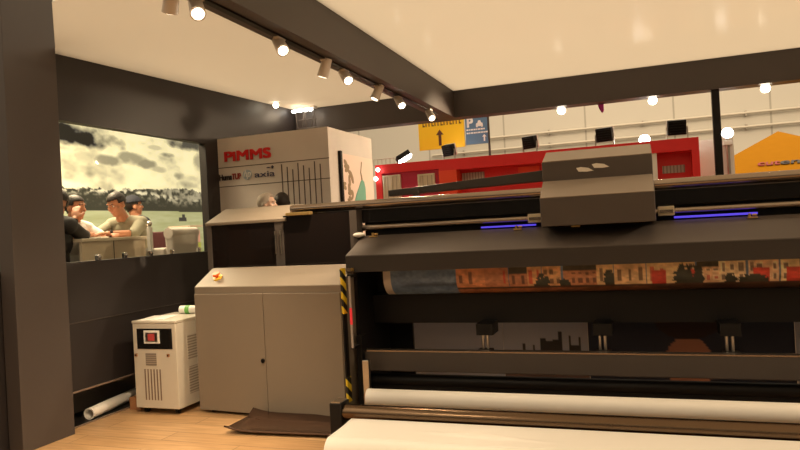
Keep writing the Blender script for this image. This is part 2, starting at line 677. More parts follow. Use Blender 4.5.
text('lettering', 'hp', .105, 'white_ink', frame((-3.842, BY0-.016, 2.012), (1, 0, 0), (0, 0, 1)), t, shear=.35, width=.085)
t = thing('wall_sign', (-3.60, BY0, 1.97), 'small dark blue lettering right of the round pale blue emblem', 'sign')
text('lettering', 'axia', .088, 'ink_blue', frame((-3.715, FY, 2.00), (1, 0, 0), (0, 0, 1)), t, width=.235)
b = MB()
b.box(-3.565, -3.535, FY-.004, BY0, 2.085, 2.095)
b.box(-3.515, -3.485, FY-.004, BY0, 2.088, 2.098)
b.box(-3.505, -3.495, FY-.004, BY0, 2.078, 2.108)
b.build('accent_mark', 'ink_blue', t)

# banner on the side of the store room
t = thing('banner', (BX1+.01, 6.62, .3), 'pale pink banner with leaf ornament and green bird on store room side', 'banner')
MB().box(BX1, BX1+.012, 6.20, 7.05, .30, 2.20).build('cloth', 'pink_banner', t)
MB().box(BX1, BX1+.03, 6.16, 6.20, .30, 2.22).build('edge_strip', 'black', t)
lf = MB()
XB = BX1+.013
for i in range(26):
    yy = 6.27+.16*random.random()+.05*math.sin(i)
    zz = 1.35+.78*i/26
    a = random.uniform(0, 6.28)
    L = random.uniform(.035, .07)
    W = L*.45
    pts = []
    for k in range(8):
        th = 2*math.pi*k/8
        u, v = L*math.cos(th), W*math.sin(th)
        pts.append((XB, yy+u*math.cos(a)-v*math.sin(a), zz+u*math.sin(a)+v*math.cos(a)))
    lf.poly(pts, (.002+.0001*i, 0, 0))
lf.build('leaf_ornament', 'leaf', t)
pc = MB()


def outline(yz, x=XB, d=.004):
    return [(x, y, z) for y, z in yz], (d, 0, 0)


pc.poly(*outline([(6.40, 1.55), (6.60, 1.55), (6.76, 1.62), (6.80, 1.75), (6.80, 1.86), (6.77, 1.93), (6.72, 1.955), (6.68, 1.93), (6.63, 1.87), (6.55, 1.79), (6.47, 1.68)]))
pc.build('bird_print', 'peacock', t)
pc = MB()
pc.poly(*outline([(6.70, 1.945), (6.735, 1.945), (6.72, 1.99), (6.70, 2.03), (6.715, 2.08), (6.735, 2.14), (6.72, 2.15), (6.70, 2.08), (6.68, 2.03), (6.695, 1.985)]))
pc.build('neck_print', 'leaf', t)

# ------------------------------------------------------------------ seating behind the window of the left wall
PZ = .63
structure(MB().box(-6.62, XW-.35, 3.4, 9.9, 0, PZ).build('floor_platform', 'hallfloor'))
# glass panes and their clamps
ys = [WY0, 4.42, 5.04, WY1]
for i in range(3):
    t = thing('glass_pane', (XW-.04, (ys[i]+ys[i+1])/2, WZ0),
              ['clear glass pane of the window opening nearest the brown column', 'middle clear glass pane of the window opening', 'clear glass pane of the window opening farthest from the column'][i], 'glass pane')
    MB().box(XW-.044, XW-.036, ys[i]+.006, ys[i+1]-.006, WZ0, WZ1).build('pane', 'glass', t)
    cl = MB()
    for yy in (ys[i]+.15, ys[i+1]-.15):
        b = MB()
        b.box(XW-.056, XW-.024, yy-.018, yy+.018, WZ0, WZ0+.045)
        b.cyl((XW-.024, yy, WZ0+.024), (XW-.012, yy, WZ0+.024), .012)
        b.build('clamp', 'chrome', t, bevel=.004)

# back-lit picture wall
MX = -6.60
ny_, nx_ = 210, 420
yy = np.linspace(5.2, 9.9, nx_)
zz = np.linspace(3.35, .9, ny_)
YY, ZZ = np.meshgrid(yy, zz)
P = np.stack([np.full_like(YY, MX+.06), YY, ZZ], -1)
# picture coordinates: u along the wall, v height
sky = np.stack([np.full_like(YY, .78), np.full_like(YY, .74), np.full_like(YY, .50)], -1)
n1 = fbm(YY*2.2, ZZ*4.0, 3)
n2 = fbm(YY*5+3, ZZ*8, 5)
cl = np.clip((n1-.52)*4, 0, 1)*.55+np.clip((n2-.55)*3, 0, 1)*.25


def blob(u, v, su, sv, a):
    q = ((YY-u)/su)**2+((ZZ-v)/sv)**2+(n2-.5)*1.6
    return a*np.clip(1.25-q, 0, 1)


for u, v, su, sv, a in [(6.35, 2.76, .85, .17, 1.2), (6.1, 2.60, .3, .05, .5), (6.95, 2.50, .28, .08, .75), (6.55, 2.53, .22, .07, .45),
                        (7.35, 2.55, .30, .09, .7), (7.65, 2.50, .25, .07, .75), (7.9, 2.44, .2, .06, .5), (8.55, 2.86, .5, .10, 1.0), (8.1, 2.66, .20, .05, .8),
                        (8.35, 2.37, .14, .08, .7), (7.9, 2.75, .2, .04, .4), (6.35, 2.42, .15, .05, .3), (8.9, 2.6, .2, .2, .6)]:
    cl = np.maximum(cl, blob(u, v, su, sv, a))
dark = np.array([.05, .05, .045])
img = sky*(1-cl[..., None])+dark*cl[..., None]
ridge = 2.14+.03*np.sin(YY*1.7)+.07*(fbm(YY*9, YY*0, 9)-.5)+.03*(fbm(YY*40, YY*0, 8)-.5)
shore = 1.83-.02*np.clip(YY-8.1, 0, 2)
hill = (ZZ < ridge) & (ZZ > shore)
n3 = fbm(YY*16, ZZ*22, 11, 3)
n4 = fbm(YY*5, ZZ*14, 12, 3)
crest = 2.10-.13*np.clip((YY-7.0)/1.3, 0, 1)**2*1.0
band = np.exp(-((ZZ-crest)/.045)**2)*np.clip((8.7-YY), .25, 1)*.8
town = np.clip((n3-.56)*9, 0, 1)*.10*np.clip((ZZ-1.88)*8, 0, 1)+np.clip((fbm(YY*15, ZZ*24, 17, 3)-.46)*9, 0, 1)*band
far = (YY > 7.9) & (ZZ > 1.93-.0*YY)
town = np.where(far & (ZZ > crest+.02), np.clip(town+.30*np.clip((n3-.3)*4, 0, 1), 0, 1), town)
town = np.clip(town, 0, 1)
hc = np.array([.025, .026, .018])*(1-town[..., None])+np.array([.72, .68, .52])*town[..., None]
hc = hc*(1-.0*town[..., None])
img[hill] = hc[hill]
water = ZZ <= shore
wn = fbm(YY*3, ZZ*26, 14, 3)
wc = np.array([.33, .35, .20])+(wn[..., None]-.5)*.14
wc = wc-np.clip((1.6-ZZ), 0, .6)[..., None]*np.array([.25, .22, .18])
img[water] = wc[water]
bt = (np.abs(YY-8.38) < .09) & (np.abs(ZZ-1.71) < .028) | (np.abs(YY-8.40) < .035) & (np.abs(ZZ-1.75) < .03)
img[bt] = (.03, .03, .03)
t = thing('mural_wall', (MX, 7.5, PZ), 'large backlit panorama of a hilly shore under cloudy sky behind the seating', 'mural')
MB().box(MX-.06, MX+.055, 5.2, 9.9, PZ, 3.4).build('light_box', 'white', t)
picture_mesh('picture', P, img, t, 'lit_picture')

# counters
CXF = -4.55
t = thing('counter', (-4.80, 5.0, PZ), 'beige panelled counter in front of the man in the olive shirt', 'counter')
MB().box(CXF-.025, CXF, 4.46, 5.245, PZ, 1.425).build('front_panel', 'counter', t)
MB().box(-5.0, CXF+.03, 4.44, 5.265, 1.425, 1.455).build('counter_top', 'counter_top', t, bevel=.004)
MB().box(CXF-.002, CXF+.004, 4.83, 4.835, PZ, 1.425).build('panel_joint', 'seam', t)
for yy in (4.48, 5.225):
    MB().box(-4.99, -4.95, yy-.02, yy+.02, PZ, 1.425).build('leg', 'counter', t)
# papers and glasses on the counter
b = MB(Matrix.Translation((-4.72, 4.78, 1.456)) @ Matrix.Rotation(.3, 4, 'Z'))
b.box(-.10, .10, -.07, .07, 0, .012)
tag(b.build('notepad', 'paper'), 'white notepad lying on the counter under the hands', 'notepad')
b = MB(Matrix.Translation((-4.68, 4.60, 1.456)) @ Matrix.Rotation(-.5, 4, 'Z'))
b.box(-.06, .06, -.045, .045, 0, .008)
tag(b.build('leaflet', 'paper'), 'small white leaflet lying on the counter before the white shirt', 'leaflet')

# chrome topped white post, armchairs and the display crate
t = thing('barrier_post', (-4.45, 5.20, PZ), 'slim white post with a chrome ball on top right of the counter', 'post')
MB().box(-4.47, -4.43, 5.18, 5.22, PZ, 1.54).build('shaft', 'white', t, bevel=.004)
MB().ell((-4.45, 5.20, 1.57), .028).build('ball', 'chrome', t, smooth=60)


def armchair(loc, m, label, wy, zt):
    t = thing('armchair', loc, label, 'chair')
    x, y, z = loc
    MB().box(x-.16, x+.22, y-wy/2+.05, y+wy/2-.05, z+.30, z+.48).build('seat', m, t, bevel=.03)
    bb = MB()
    bb.poly([(x+.24, y-wy/2, zt-.03), (x+.24, y+wy/2, zt-.03), (x+.24, y+wy/2-.04, z+.12), (x+.24, y-wy/2+.04, z+.12)], (-.10, 0, 0))
    bb.build('backrest', m, t, bevel=.02)
    MB().cyl((x+.19, y-wy/2, zt-.03), (x+.19, y+wy/2, zt-.03), .055).build('top_roll', m, t, smooth=60)
    for s in (-1, 1):
        MB().box(x-.16, x+.14, y+s*(wy/2-.04)-.04, y+s*(wy/2-.04)+.04, z+.12, z+.70).build('armrest', m, t, bevel=.02)
        for sx in (-.12, .18):
            MB().cyl((x+sx, y+s*(wy/2-.07), z), (x+sx, y+s*(wy/2-.07), z+.31), .018).build('leg', 'chrome', t)
    return t


armchair((-4.58, 5.60, PZ), 'white_leather', 'white leather armchair seen from behind right of the post', .42, 1.50)
t = thing('display_stand', (-4.80, 6.22, PZ), 'small cream stand of pink and lime packages at the right end of the window', 'stand')
MB().box(-4.95, -4.66, 6.08, 6.36, PZ, 1.22).build('body', 'counter', t)
MB().box(-4.95, -4.66, 6.08, 6.36, 1.535, 1.555).build('shelf', 'counter_top', t)
for yy in (6.095, 6.345):
    MB().box(-4.94, -4.92, yy-.012, yy+.012, 1.22, 1.535).build('upright', 'counter_top', t)
tag(MB().box(-4.90, -4.70, 6.12, 6.325, 1.22, 1.36).build('package', 'lime_pack', bevel=.006), 'lime green package on the small cream stand', 'package')
tag(MB().box(-4.90, -4.71, 6.115, 6.33, 1.361, 1.50).build('package', 'pink_pack', bevel=.006), 'pink package stacked on the lime one in the cream stand', 'package')

# ------------------------------------------------------------------ people


def seg_dist(p, a, b):
    ab = b-a
    tt = np.clip(((p-a)@ab)/max(1e-9, ab@ab), 0, 1)
    return np.linalg.norm(p-(a+tt[:, None]*ab), axis=1)


def person(loc, rz, label, J, top='tee', skin='skin', hair='hair', hair_kind='short', sleeve='short', bottom='trousers', watch=None, cap=None, voxel=.0075, hs=1.):
    """one continuous body through the joints J (local: facing +y), clothing and hair as children"""
    root = thing('person', loc, label, 'person')
    T = Matrix.Translation(loc) @ Matrix.Rotation(rz, 4, 'Z')
    V = {k: Vector(v) for k, v in J.items()}
    b = MB()
    pel, chest, neck, head = V['pelvis'], V['chest'], V['neck'], V['head']
    ax = (neck-pel).normalized()
    lat = (V['shR']-V['shL']).normalized()     # towards the person's right
    fwd = lat.cross(ax).normalized()
    if 'hf' in V:
        hf = V['hf'].normalized()
    else:
        hf = fwd
    # torso
    rotm = Matrix((lat, -fwd, ax)).transposed() if Matrix((lat, -fwd, ax)).determinant() > 0 else Matrix((lat, fwd, ax)).transposed()
    b.ell(pel+ax*.03, (.165, .12, .13), rot=rotm)
    b.ell(pel*.55+chest*.45, (.150, .108, .17), rot=rotm)
    b.ell(chest, (.175, .122, .17), rot=rotm)
    b.ell(chest*.45+neck*.55, (.155, .095, .10), rot=rotm)
    b.cap(V['shL'], neck-ax*.02, .062, .055)
    b.cap(V['shR'], neck-ax*.02, .062, .055)
    b.cap(neck-ax*.04, head-hf*.015-Vector((0, 0, .05)), .060, .055)
    # head
    hu = Vector((0, 0, 1))
    hu = (hu-hf*hu.dot(hf)).normalized()
    hl = hf.cross(hu)
    HM = Matrix((hl, hf, hu)).transposed()*hs

    def hp(x, y, z):
        return head+HM @ Vector((x, y, z))
    b.ell(hp(0, -.012, .035), (.074, .094, .088), rot=HM)
    b.ell(hp(0, .018, -.035), (.060, .070, .080), rot=HM)
    b.ell(hp(0, .045, -.085), (.036, .034, .028), rot=HM)      # chin
    b.cap(hp(0, .082, .018), hp(0, .098, -.018), .010, .016)     # nose
    b.ell(hp(0, .078, .036), (.050, .014, .012), rot=HM)        # brow
    b.ell(hp(0, .076, -.050), (.024, .014, .012), rot=HM)        # mouth
    for s in (-1, 1):
        b.ell(hp(s*.076, -.012, -.008), (.010, .022, .033), rot=HM)
        b.ell(hp(s*.042, .052, -.012), (.026, .026, .024), rot=HM)
    for s in 'LR':
        b.cap(V['sh'+s], V['el'+s], .052, .043)
        b.cap(V['el'+s], V['wr'+s], .041, .028)
        d = (V['wr'+s]-V['el'+s]).normalized()
        hd = V.get('hd'+s)
        hd = hd.normalized() if hd is not None else d
        pn = V.get('pn'+s)
        pn = pn if pn is not None else Vector((0, 0, -1))
        pn = (pn-hd*pn.dot(hd)).normalized()       # palm normal
        side = hd.cross(pn)
        c = V['wr'+s]+hd*.05
        HR = Matrix((side, hd, pn)).transposed()
        if HR.determinant() < 0:
            HR = Matrix((-side, hd, pn)).transposed()
        b.ell(c, (.041, .052, .017), rot=HR)
        for k, (off, L) in enumerate(((-.030, .068), (-.010, .078), (.010, .073), (.029, .057))):
            a0 = c+side*off+hd*.038
            a1 = a0+hd*L*.52+pn*.008
            a2 = a1+hd*L*.30+pn*L*.38
            b.cap(a0, a1, .0095, .009, 8)
            b.cap(a1, a2, .009, .0075, 8)
        sg = -1 if s == 'L' else 1
        sg = -1
        t0 = c+side*sg*.030-hd*.025
        t1 = t0+side*sg*.026+hd*.030+pn*.012
        t2 = t1+hd*.030+pn*.014+side*sg*.004
        b.cap(t0, t1, .013, .0105, 8)
        b.cap(t1, t2, .0105, .009, 8)
        b.cap(V['hip'+s], V['kn'+s], .085, .058)
        b.cap(V['kn'+s], V['an'+s], .055, .038)
        tf = V['an'+s]+fwd*0
        toe = V['toe'+s]
        b.cap(tf-Vector((0, 0, .02)), toe, .040, .032)
    for k in range(len(b.v)):
        b.v[k] = T @ b.v[k]
    og = Vector(loc)
    me = bpy.data.meshes.new('raw')
    me.from_pydata([p-og for p in b.v], [], b.f)
    ob = bpy.data.objects.new('raw', me)
    COL.objects.link(ob)
    rm = ob.modifiers.new('r', 'REMESH')
    rm.mode = 'VOXEL'
    rm.voxel_size = voxel
    sm = ob.modifiers.new('s', 'SMOOTH')
    sm.factor = .5
    sm.iterations = 3
    dg = bpy.context.evaluated_depsgraph_get()
    dg.update()
    body = bpy.data.meshes.new_from_object(ob.evaluated_get(dg))
    bpy.data.objects.remove(ob)
    body.name = 'body'
    body.materials.clear()
    body.materials.append(M[skin])
    body.polygons.foreach_set('use_smooth', [True]*len(body.polygons))
    bo = bpy.data.objects.new('body', body)
    COL.objects.link(bo)
    bo.parent = root
    ORG[bo.name] = og
    # clothing from body regions
    n = len(body.vertices)
    co = np.zeros(n*3)
    body.vertices.foreach_get('co', co)
    co = co.reshape(-1, 3)
    no = np.zeros(n*3)
    body.vertices.foreach_get('normal', no)
    no = no.reshape(-1, 3)

    def L(q):
        return np.array((T @ Vector(q))-og)
    segs = {'torso': (pel, chest*.6+neck*.4, .14), 'yoke': (V['shL'], V['shR'], .06), 'neck': (neck+ax*.015, head, .055), 'head': (head-Vector((0, 0, .04)), head+Vector((0, 0, .04)), .09)}
    for s in 'LR':
        segs['ua'+s] = (V['sh'+s], V['el'+s], .048)
        segs['fa'+s] = (V['el'+s], V['wr'+s]-(V['wr'+s]-V['el'+s]).normalized()*.03, .035)
        hd = V.get('hd'+s) or (V['wr'+s]-V['el'+s])
        segs['ha'+s] = (V['wr'+s], V['wr'+s]+hd.normalized()*.15, .03)
        segs['th'+s] = (V['hip'+s], V['kn'+s], .07)
        segs['sh_'+s] = (V['kn'+s], V['an'+s]+Vector((0, 0, .05)), .045)
        segs['ft'+s] = (V['an'+s]-Vector((0, 0, .02)), V['toe'+s], .035)
    names = list(segs)
    D = np.stack([seg_dist(co, L(a), L(c))-r for a, c, r in segs.values()], 1)
    lab = np.array(names)[D.argmin(1)]
    hip = np.array(L(pel))
    axw = np.array((T.to_3x3() @ ax))
    below = (co-hip)@axw < .02
    lab[(lab == 'torso') & below] = 'hipz'

    def cloth(name, m, regs, off, limit=None):
        keep = np.isin(lab, regs)
        if limit is not None:
            keep |= limit
        used = {}
        vs, fs = [], []
        for p in body.polygons:
            ids = list(p.vertices)
            if all(keep[i] for i in ids):
                f = []
                for i in ids:
                    if i not in used:
                        used[i] = len(vs)
                        vs.append(co[i]+no[i]*off)
                    f.append(used[i])
                fs.append(f)
        if not fs:
            return
        me2 = bpy.data.meshes.new(name)
        me2.from_pydata(vs, [], fs)
        me2.materials.append(M[m])
        me2.polygons.foreach_set('use_smooth', [True]*len(fs))
        o = bpy.data.objects.new(name, me2)
        COL.objects.link(o)
        o.parent = root
        ORG[o.name] = og
        sd = o.modifiers.new('rim', 'SOLIDIFY')
        sd.thickness = .007
        sd.offset = -1
        return o
    if sleeve == 'short':
        lim = np.zeros(n, bool)
        for s in 'LR':
            a, c = L(V['sh'+s]), L(V['el'+s])
            u = ((co-a)@(c-a))/((c-a)@(c-a))
            lim |= (lab == 'ua'+s) & (u < .72)
        cloth('shirt', top, ['torso', 'yoke'], .012, lim)
    elif sleeve == 'rolled':
        lim = np.zeros(n, bool)
        for s in 'LR':
            a, c = L(V['el'+s]), L(V['wr'+s])
            u = ((co-a)@(c-a))/((c-a)@(c-a))
            lim |= (lab == 'fa'+s) & (u < .2)
        cloth('shirt', top, ['torso', 'yoke', 'uaL', 'uaR'], .013, lim)
    else:
        cloth('jacket', top, ['torso', 'yoke', 'uaL', 'uaR', 'faL', 'faR'], .015)
    cloth('trousers', bottom, ['hipz', 'thL', 'thR', 'sh_L', 'sh_R'], .012)
    cloth('shoe', 'black', ['ftL'], .008)
    cloth('shoe', 'black', ['ftR'], .008)
    # hair
    hi = np.array(T.to_3x3() @ HM)
    q = (co-L(head))@hi
    x_, y_, z_ = q[:, 0], q[:, 1], q[:, 2]
    hd_ = (lab == 'head') | (lab == 'neck')
    if hair_kind == 'short':
        sel = hd_ & (((z_ > .062+.0*y_) & (y_ > .03)) | ((y_ <= .03) & (z_ > .03-.9*(.03-y_)) & (z_ > -.07)) & (np.abs(x_) < .5))
        sel &= ~((np.abs(x_) > .068) & (z_ < .02) & (y_ > -.04))
    elif hair_kind == 'fringe':
        sel = hd_ & (y_ < .0) & (z_ < .055) & (z_ > -.06) & ~((np.abs(x_) > .072) & (y_ > -.04))
    lab2 = lab
    lab = np.where(sel, 'hair', lab)
    cloth('hair', hair, ['hair'], .011 if hair_kind == 'short' else .006)
    lab = lab2
    if cap:
        lab = np.where(hd_ & (z_ > .045), 'cap', lab2)
        cloth('cap', cap, ['cap'], .020)
        br = MB(T)
        pts = []
        for k in range(13):
            th = math.pi*k/12
            pts.append(hp(.075*math.cos(th), .06+.085*math.sin(th), .052-.012*math.sin(th)))
        br.poly(pts, HM @ Vector((0, 0, .008)))
        br.build('cap_brim', cap, root)
    # face details
    for s in (-1, 1):
        e = MB(T)
        e.ell(hp(s*.031, .070, .012), (.014, .012, .009), 12, 8, rot=HM)
        eo = e.build('eye', 'eye', root, smooth=60)
        e = MB(T)
        e.ell(hp(s*.031, .080, .012), (.006, .004, .006), 10, 6, rot=HM)
        e.build('iris', 'iris', eo, smooth=60)
        e = MB(T)
        e.cap(hp(s*.016, .088, .034), hp(s*.046, .078, .036), .005, .004, 8)
        e.build('eyebrow', hair, root)
    e = MB(T)
    e.ell(hp(0, .087, -.049), (.021, .006, .005), 12, 6, rot=HM)
    e.build('lips', 'lips', root, smooth=60)
    if watch:
        for s in watch:
            a, c = V['el'+s], V['wr'+s]
            d = (c-a).normalized()
            e = MB(T)
            e.cyl(c-d*.035, c-d*.010, .036, .034, 20)
            e.build('wristwatch', 'black', root, bevel=.002)
    return root


def seated(**kw):
    J = dict(pelvis=(0, 0, .10), chest=(0, .03, .40), neck=(0, .05, .60), head=(0, .09, .735), shL=(-.18, .04, .535), shR=(.18, .04, .535),
             elL=(-.24, .16, .28), elR=(.24, .16, .28), wrL=(-.16, .38, .34), wrR=(.16, .38, .34),
             hipL=(-.09, .02, .07), hipR=(.09, .02, .07), knL=(-.12, .44, .08), knR=(.12, .44, .08),
             anL=(-.12, .40, -.33), anR=(.12, .40, -.33), toeL=(-.13, .54, -.375), toeR=(.13, .54, -.375))
    J.update(kw)
    return J


def standing(**kw):
    J = dict(pelvis=(0, 0, .98), chest=(0, .01, 1.27), neck=(0, 0, 1.48), head=(0, .03, 1.625), shL=(-.19, 0, 1.41), shR=(.19, 0, 1.41),
             elL=(-.25, -.02, 1.13), elR=(.25, -.02, 1.13), wrL=(-.24, .10, .90), wrR=(.24, .10, .90),
             hipL=(-.09, 0, .92), hipR=(.09, 0, .92), knL=(-.11, .02, .50), knR=(.11, .02, .50),
             anL=(-.11, -.02, .09), anR=(.11, -.02, .09), toeL=(-.13, .14, .035), toeR=(.13, .14, .035))
    J.update(kw)
    return J


def side_chair(x, y, rz, label, zs=1.025, m='black', zb=1.325):
    t = thing('side_chair', (x, y, PZ), label, 'chair')
    T = Matrix.Translation((x, y, 0)) @ Matrix.Rotation(rz, 4, 'Z')
    MB(T).box(-.21, .21, -.20, .20, zs-.05, zs).build('seat', m, t, bevel=.012)
    MB(T).box(-.20, .20, -.235, -.205, zs+.05, zb).build('backrest', m, t, bevel=.01)
    for sx in (-.18, .18):
        for sy in (-.18, .18):
            MB(T).cyl((sx, sy, PZ), (sx, sy, zs-.05), .014).build('leg', 'chrome', t)
        MB(T).cyl((sx, -.19, zs-.05), (sx, -.225, zs+.12), .012).build('back_post', 'chrome', t)
    return t


SZ = 1.04
side_chair(-4.78, 4.34, 0, 'black chair under the person in the dark jacket', 1.025)
side_chair(-5.21, 4.93, R(-90), 'black chair under the man in the white shirt', 1.025)
side_chair(-4.97, 5.64, R(180), 'maroon chair with a tall back under the man in the olive shirt', 1.025, 'maroon', 1.50)
side_chair(-5.62, 6.49, R(150), 'black chair of the person in the dark cap', 1.075)
person((-4.80, 4.36, SZ), 0, 'person in dark jacket at left edge of the window, arm on the counter',
       seated(elR=(.15, .22, .44), wrR=(-.02, .42, .455), elL=(-.2, .2, .44), wrL=(-.1, .42, .46)), top='jacket', sleeve='long')
person((-5.17, 4.93, SZ-.02), R(-90), 'person in white t-shirt facing out, hand raised to his cheek',
       seated(elR=(.27, .27, .445), wrR=(.155, .235, .625), hdR=(-.38, -.20, .9), pnR=(-.9, -.5, 0), elL=(-.27, .20, .42), wrL=(-.13, .40, .455), hf=(-.18, 1, -.05)),
       top='tee', watch='R')
person((-4.95, 5.61, SZ), R(180), 'person in olive shirt seated in profile, looking down at the counter',
       seated(chest=(0, .08, .40), neck=(0, .18, .60), head=(0, .285, .745), shL=(-.185, .16, .55), shR=(.185, .16, .55), elL=(-.25, .35, .44), wrL=(-.18, .61, .455),
              elR=(.22, .38, .44), wrR=(.02, .62, .455), hf=(.12, 1, -.42)), top='olive', sleeve='rolled', watch='L')
person((-5.62, 6.45, SZ+.05), R(150), 'person in dark cap behind the olive shirt',
       seated(), top='navy', cap='navy')
STAND = standing(shL=(-.165, 0, 1.41), shR=(.165, 0, 1.41), elL=(-.20, -.02, 1.13), elR=(.20, -.02, 1.13), wrL=(-.19, .05, .88), wrR=(.19, .05, .88))
person((-3.25, 5.45, 0), R(105), 'grey haired person standing behind the printer',
       {k: tuple(1.035*c for c in v) for k, v in STAND.items()}, top='navy', hair='hair_grey', skin='skin_pale', hs=.86)
person((-3.30, 5.77, 0), R(195), 'dark haired person standing behind the printer beside the grey haired one',
       {k: tuple(1.045*c for c in v) for k, v in STAND.items()}, top='jacket', sleeve='long', hs=.86)

# ------------------------------------------------------------------ chiller, pipe and floor things
cx0, cx1, cy0, cy1, cz0, cz1 = -3.957, -3.530, 4.36, 4.90, .048, .735
t = thing('industrial_chiller', ((cx0+cx1)/2, (cy0+cy1)/2, 0), 'cream box shaped cooling unit on castors beside the grey cabinet', 'chiller')
MB().box(cx0, cx1, cy0, cy1, cz0, cz1).build('body', 'offwhite', t, bevel=.006)
MB().box(cx0-.004, cx1+.004, cy0-.004, cy1, cz1, cz1+.022).build('lid', 'offwhite', t, bevel=.005)
p = MB().box(cx0+.045, cx1-.035, cy0-.006, cy0, .53, .695).build('control_panel', 'blackgloss', t, bevel=.002)
MB().box(-3.835, -3.68, cy0-.014, cy0-.006, .575, .68).build('display_frame', 'white', p, bevel=.002)
MB().box(-3.816, -3.699, cy0-.017, cy0-.014, .592, .663).build('display', 'steel', p)
MB().box(-3.79, -3.725, cy0-.019, cy0-.017, .600, .655).build('readout', 'screen_red', p)
for x in (-3.93, -3.61):
    k = MB().box(x-.012, x+.012, cy0-.008, cy0, .468, .492).build('latch', 'cardboard', t)
    MB().cyl((x, cy0-.008, .480), (x, cy0-.012, .480), .006, n=12).build('latch_pin', 'rail', k)
MB().box(-3.835, -3.73, cy0-.004, cy0, .395, .495).build('rating_plate', stripe_mat('vent_plate', (.20, .17, .14), (.36, .31, .26), 60, 'Z', 0, .5), t)
for i in range(6):
    x = -3.855+i*.030
    MB().box(x, x+.011, cy0-.003, cy0, .115, .365).build('vent_slot', 'slot', t)
for z0, z1 in ((.14, .36), (.42, .62)):
    MB().box(cx1, cx1+.003, 4.50, 4.72, z0, z1).build('side_grille', stripe_mat('side_grille', (.30, .26, .21), (.55, .50, .42), 45, 'Z', 0, .5), t)
for x in (cx0+.06, cx1-.06):
    for y in (cy0+.06, cy1-.06):
        k = MB().cyl((x-.012, y, .026), (x+.012, y, .026), .026).build('caster', 'black', t)
        MB().box(x-.018, x+.018, y-.012, y+.012, .04, .057).build('fork', 'steel', k)

b = MB(Matrix.Translation((-3.83, 4.53, cz1+.023)) @ Matrix.Rotation(.25, 4, 'Z'))
b.box(-.11, .11, -.15, .15, 0, .004)
tag(b.build('paper_sheet', 'paper'), 'white paper sheet lying on top of the cooling unit', 'paper')
t = thing('parcel', (-3.69, 4.80, cz1+.022), 'white wrapped roll with a green label on the cooling unit', 'parcel')
b = MB(Matrix.Translation((-3.66, 4.78, cz1+.022+.036)) @ Matrix.Rotation(.12, 4, 'Z'))
b.cyl((-.13, 0, 0), (.16, 0, 0), .036)
b.build('roll', 'white', t, smooth=40)
b = MB(Matrix.Translation((-3.66, 4.78, cz1+.022+.036)) @ Matrix.Rotation(.12, 4, 'Z'))
b.cyl((-.075, 0, 0), (-.035, 0, 0), .0372)
b.build('label_band', 'green', t, smooth=40)['label'] = 'green label band'

tag(MB().tube((-4.214, 4.118, .051), (-4.37, 4.96, .051), .046, .037, 28).build('cardboard_tube', 'paper', smooth=40), 'long white cardboard tube on the floor along the dark wall', 'tube')
tag(MB().box(-4.10, -3.99, 4.44, 4.62, 0, .105).build('cardboard_box', 'cardboard', bevel=.004), 'small brown cardboard box on the floor between the tube and the cooling unit', 'box')

# ------------------------------------------------------------------ the large printer
PX1 = 2.2
pr = thing('large_format_printer', (-.6, 4.9, 0), 'wide charcoal roll printer with grey cabinet filling the right of the stand', 'printer')
# cabinet at the left front
kx0, kx1, ky0, ky1 = -3.42, -2.06, 4.45, 4.74
KT = Matrix.Translation((kx0, ky0+.03, 0)) @ Matrix.Rotation(R(-4.6), 4, 'Z') @ Matrix.Translation((-kx0, -ky0, 0))
cb = MB(KT).prism([(ky0, .022), (ky1, .022), (ky1, 1.145), (4.68, 1.145), (ky0, 1.012)], kx0, kx1).build('control_cabinet', 'cabinet', pr, bevel=.006)
xm = -2.745
MB(KT).box(kx0+.006, xm-.002, ky0-.012, ky0, .026, .955).build('cabinet_door', 'cabinet', cb, bevel=.003)
MB(KT).box(xm+.002, kx1-.006, ky0-.012, ky0, .026, .955).build('cabinet_door', 'cabinet', cb, bevel=.003)
b = MB(KT)
b.cyl((xm-.024, ky0-.012, .44), (xm-.024, ky0-.022, .44), .017)
b.box(xm-.029, xm-.019, ky0-.030, ky0-.020, .425, .455)
b.build('door_lock', 'black', cb, bevel=.002)
# emergency stop on the sloping top
n_ = Vector((0, -.143, .25)).normalized()
e0 = Vector((-3.262, 4.555, 1.012+.105*.143/.25))
b = MB(KT).cyl(e0, e0+n_*.012, .040, .038, 24)
k = b.build('button_ring', 'yellow_ring', cb, smooth=40)
k['label'] = 'yellow ring of the emergency stop'
b = MB(KT).cyl(e0+n_*.012, e0+n_*.032, .016)
b.cyl(e0+n_*.032, e0+n_*.048, .032, .028)
b.build('emergency_button', 'red_button', cb, smooth=40)['label'] = 'red emergency stop button'
for x in (kx0+.1, kx1-.1):
    for y in (ky0+.06, ky1-.06):
        MB(KT).cyl((x, y, 0), (x, y, .024), .028).build('cabinet_foot', 'black', cb)
MB(KT).box(kx1+.001, kx1+.018, ky0-.004, ky0+.05, .80, 1.13).build('hazard_strip', 'hazard', cb)
MB(KT).box(kx1+.001, kx1+.018, ky0-.004, ky0+.05, .16, .34).build('hazard_strip', 'hazard', cb)
MB(KT).box(kx1+.001, kx1+.012, ky0-.002, ky0+.05, .34, .80).build('edge_trim', 'black', cb)
lt = MB().cyl((-2.005, 4.395, .55), (-2.005, 4.395, .72), .009).build('signal_light', 'white_tube', pr, smooth=40)
MB().cyl((-2.005, 4.395, .72), (-2.005, 4.395, .84), .0095).build('red_section', 'red_lamp', lt, smooth=40)['label'] = 'red lit section'
MB().cyl((-2.005, 4.395, .84), (-2.005, 4.395, 1.07), .009).build('upper_section', 'white_tube', lt, smooth=40)
MB().box(-2.02, -1.99, 4.395, 4.50, .54, .56).build('light_bracket', 'black', pr)
MB().box(-2.02, -1.99, 4.395, 4.50, 1.06, 1.08).build('light_bracket', 'black', pr)

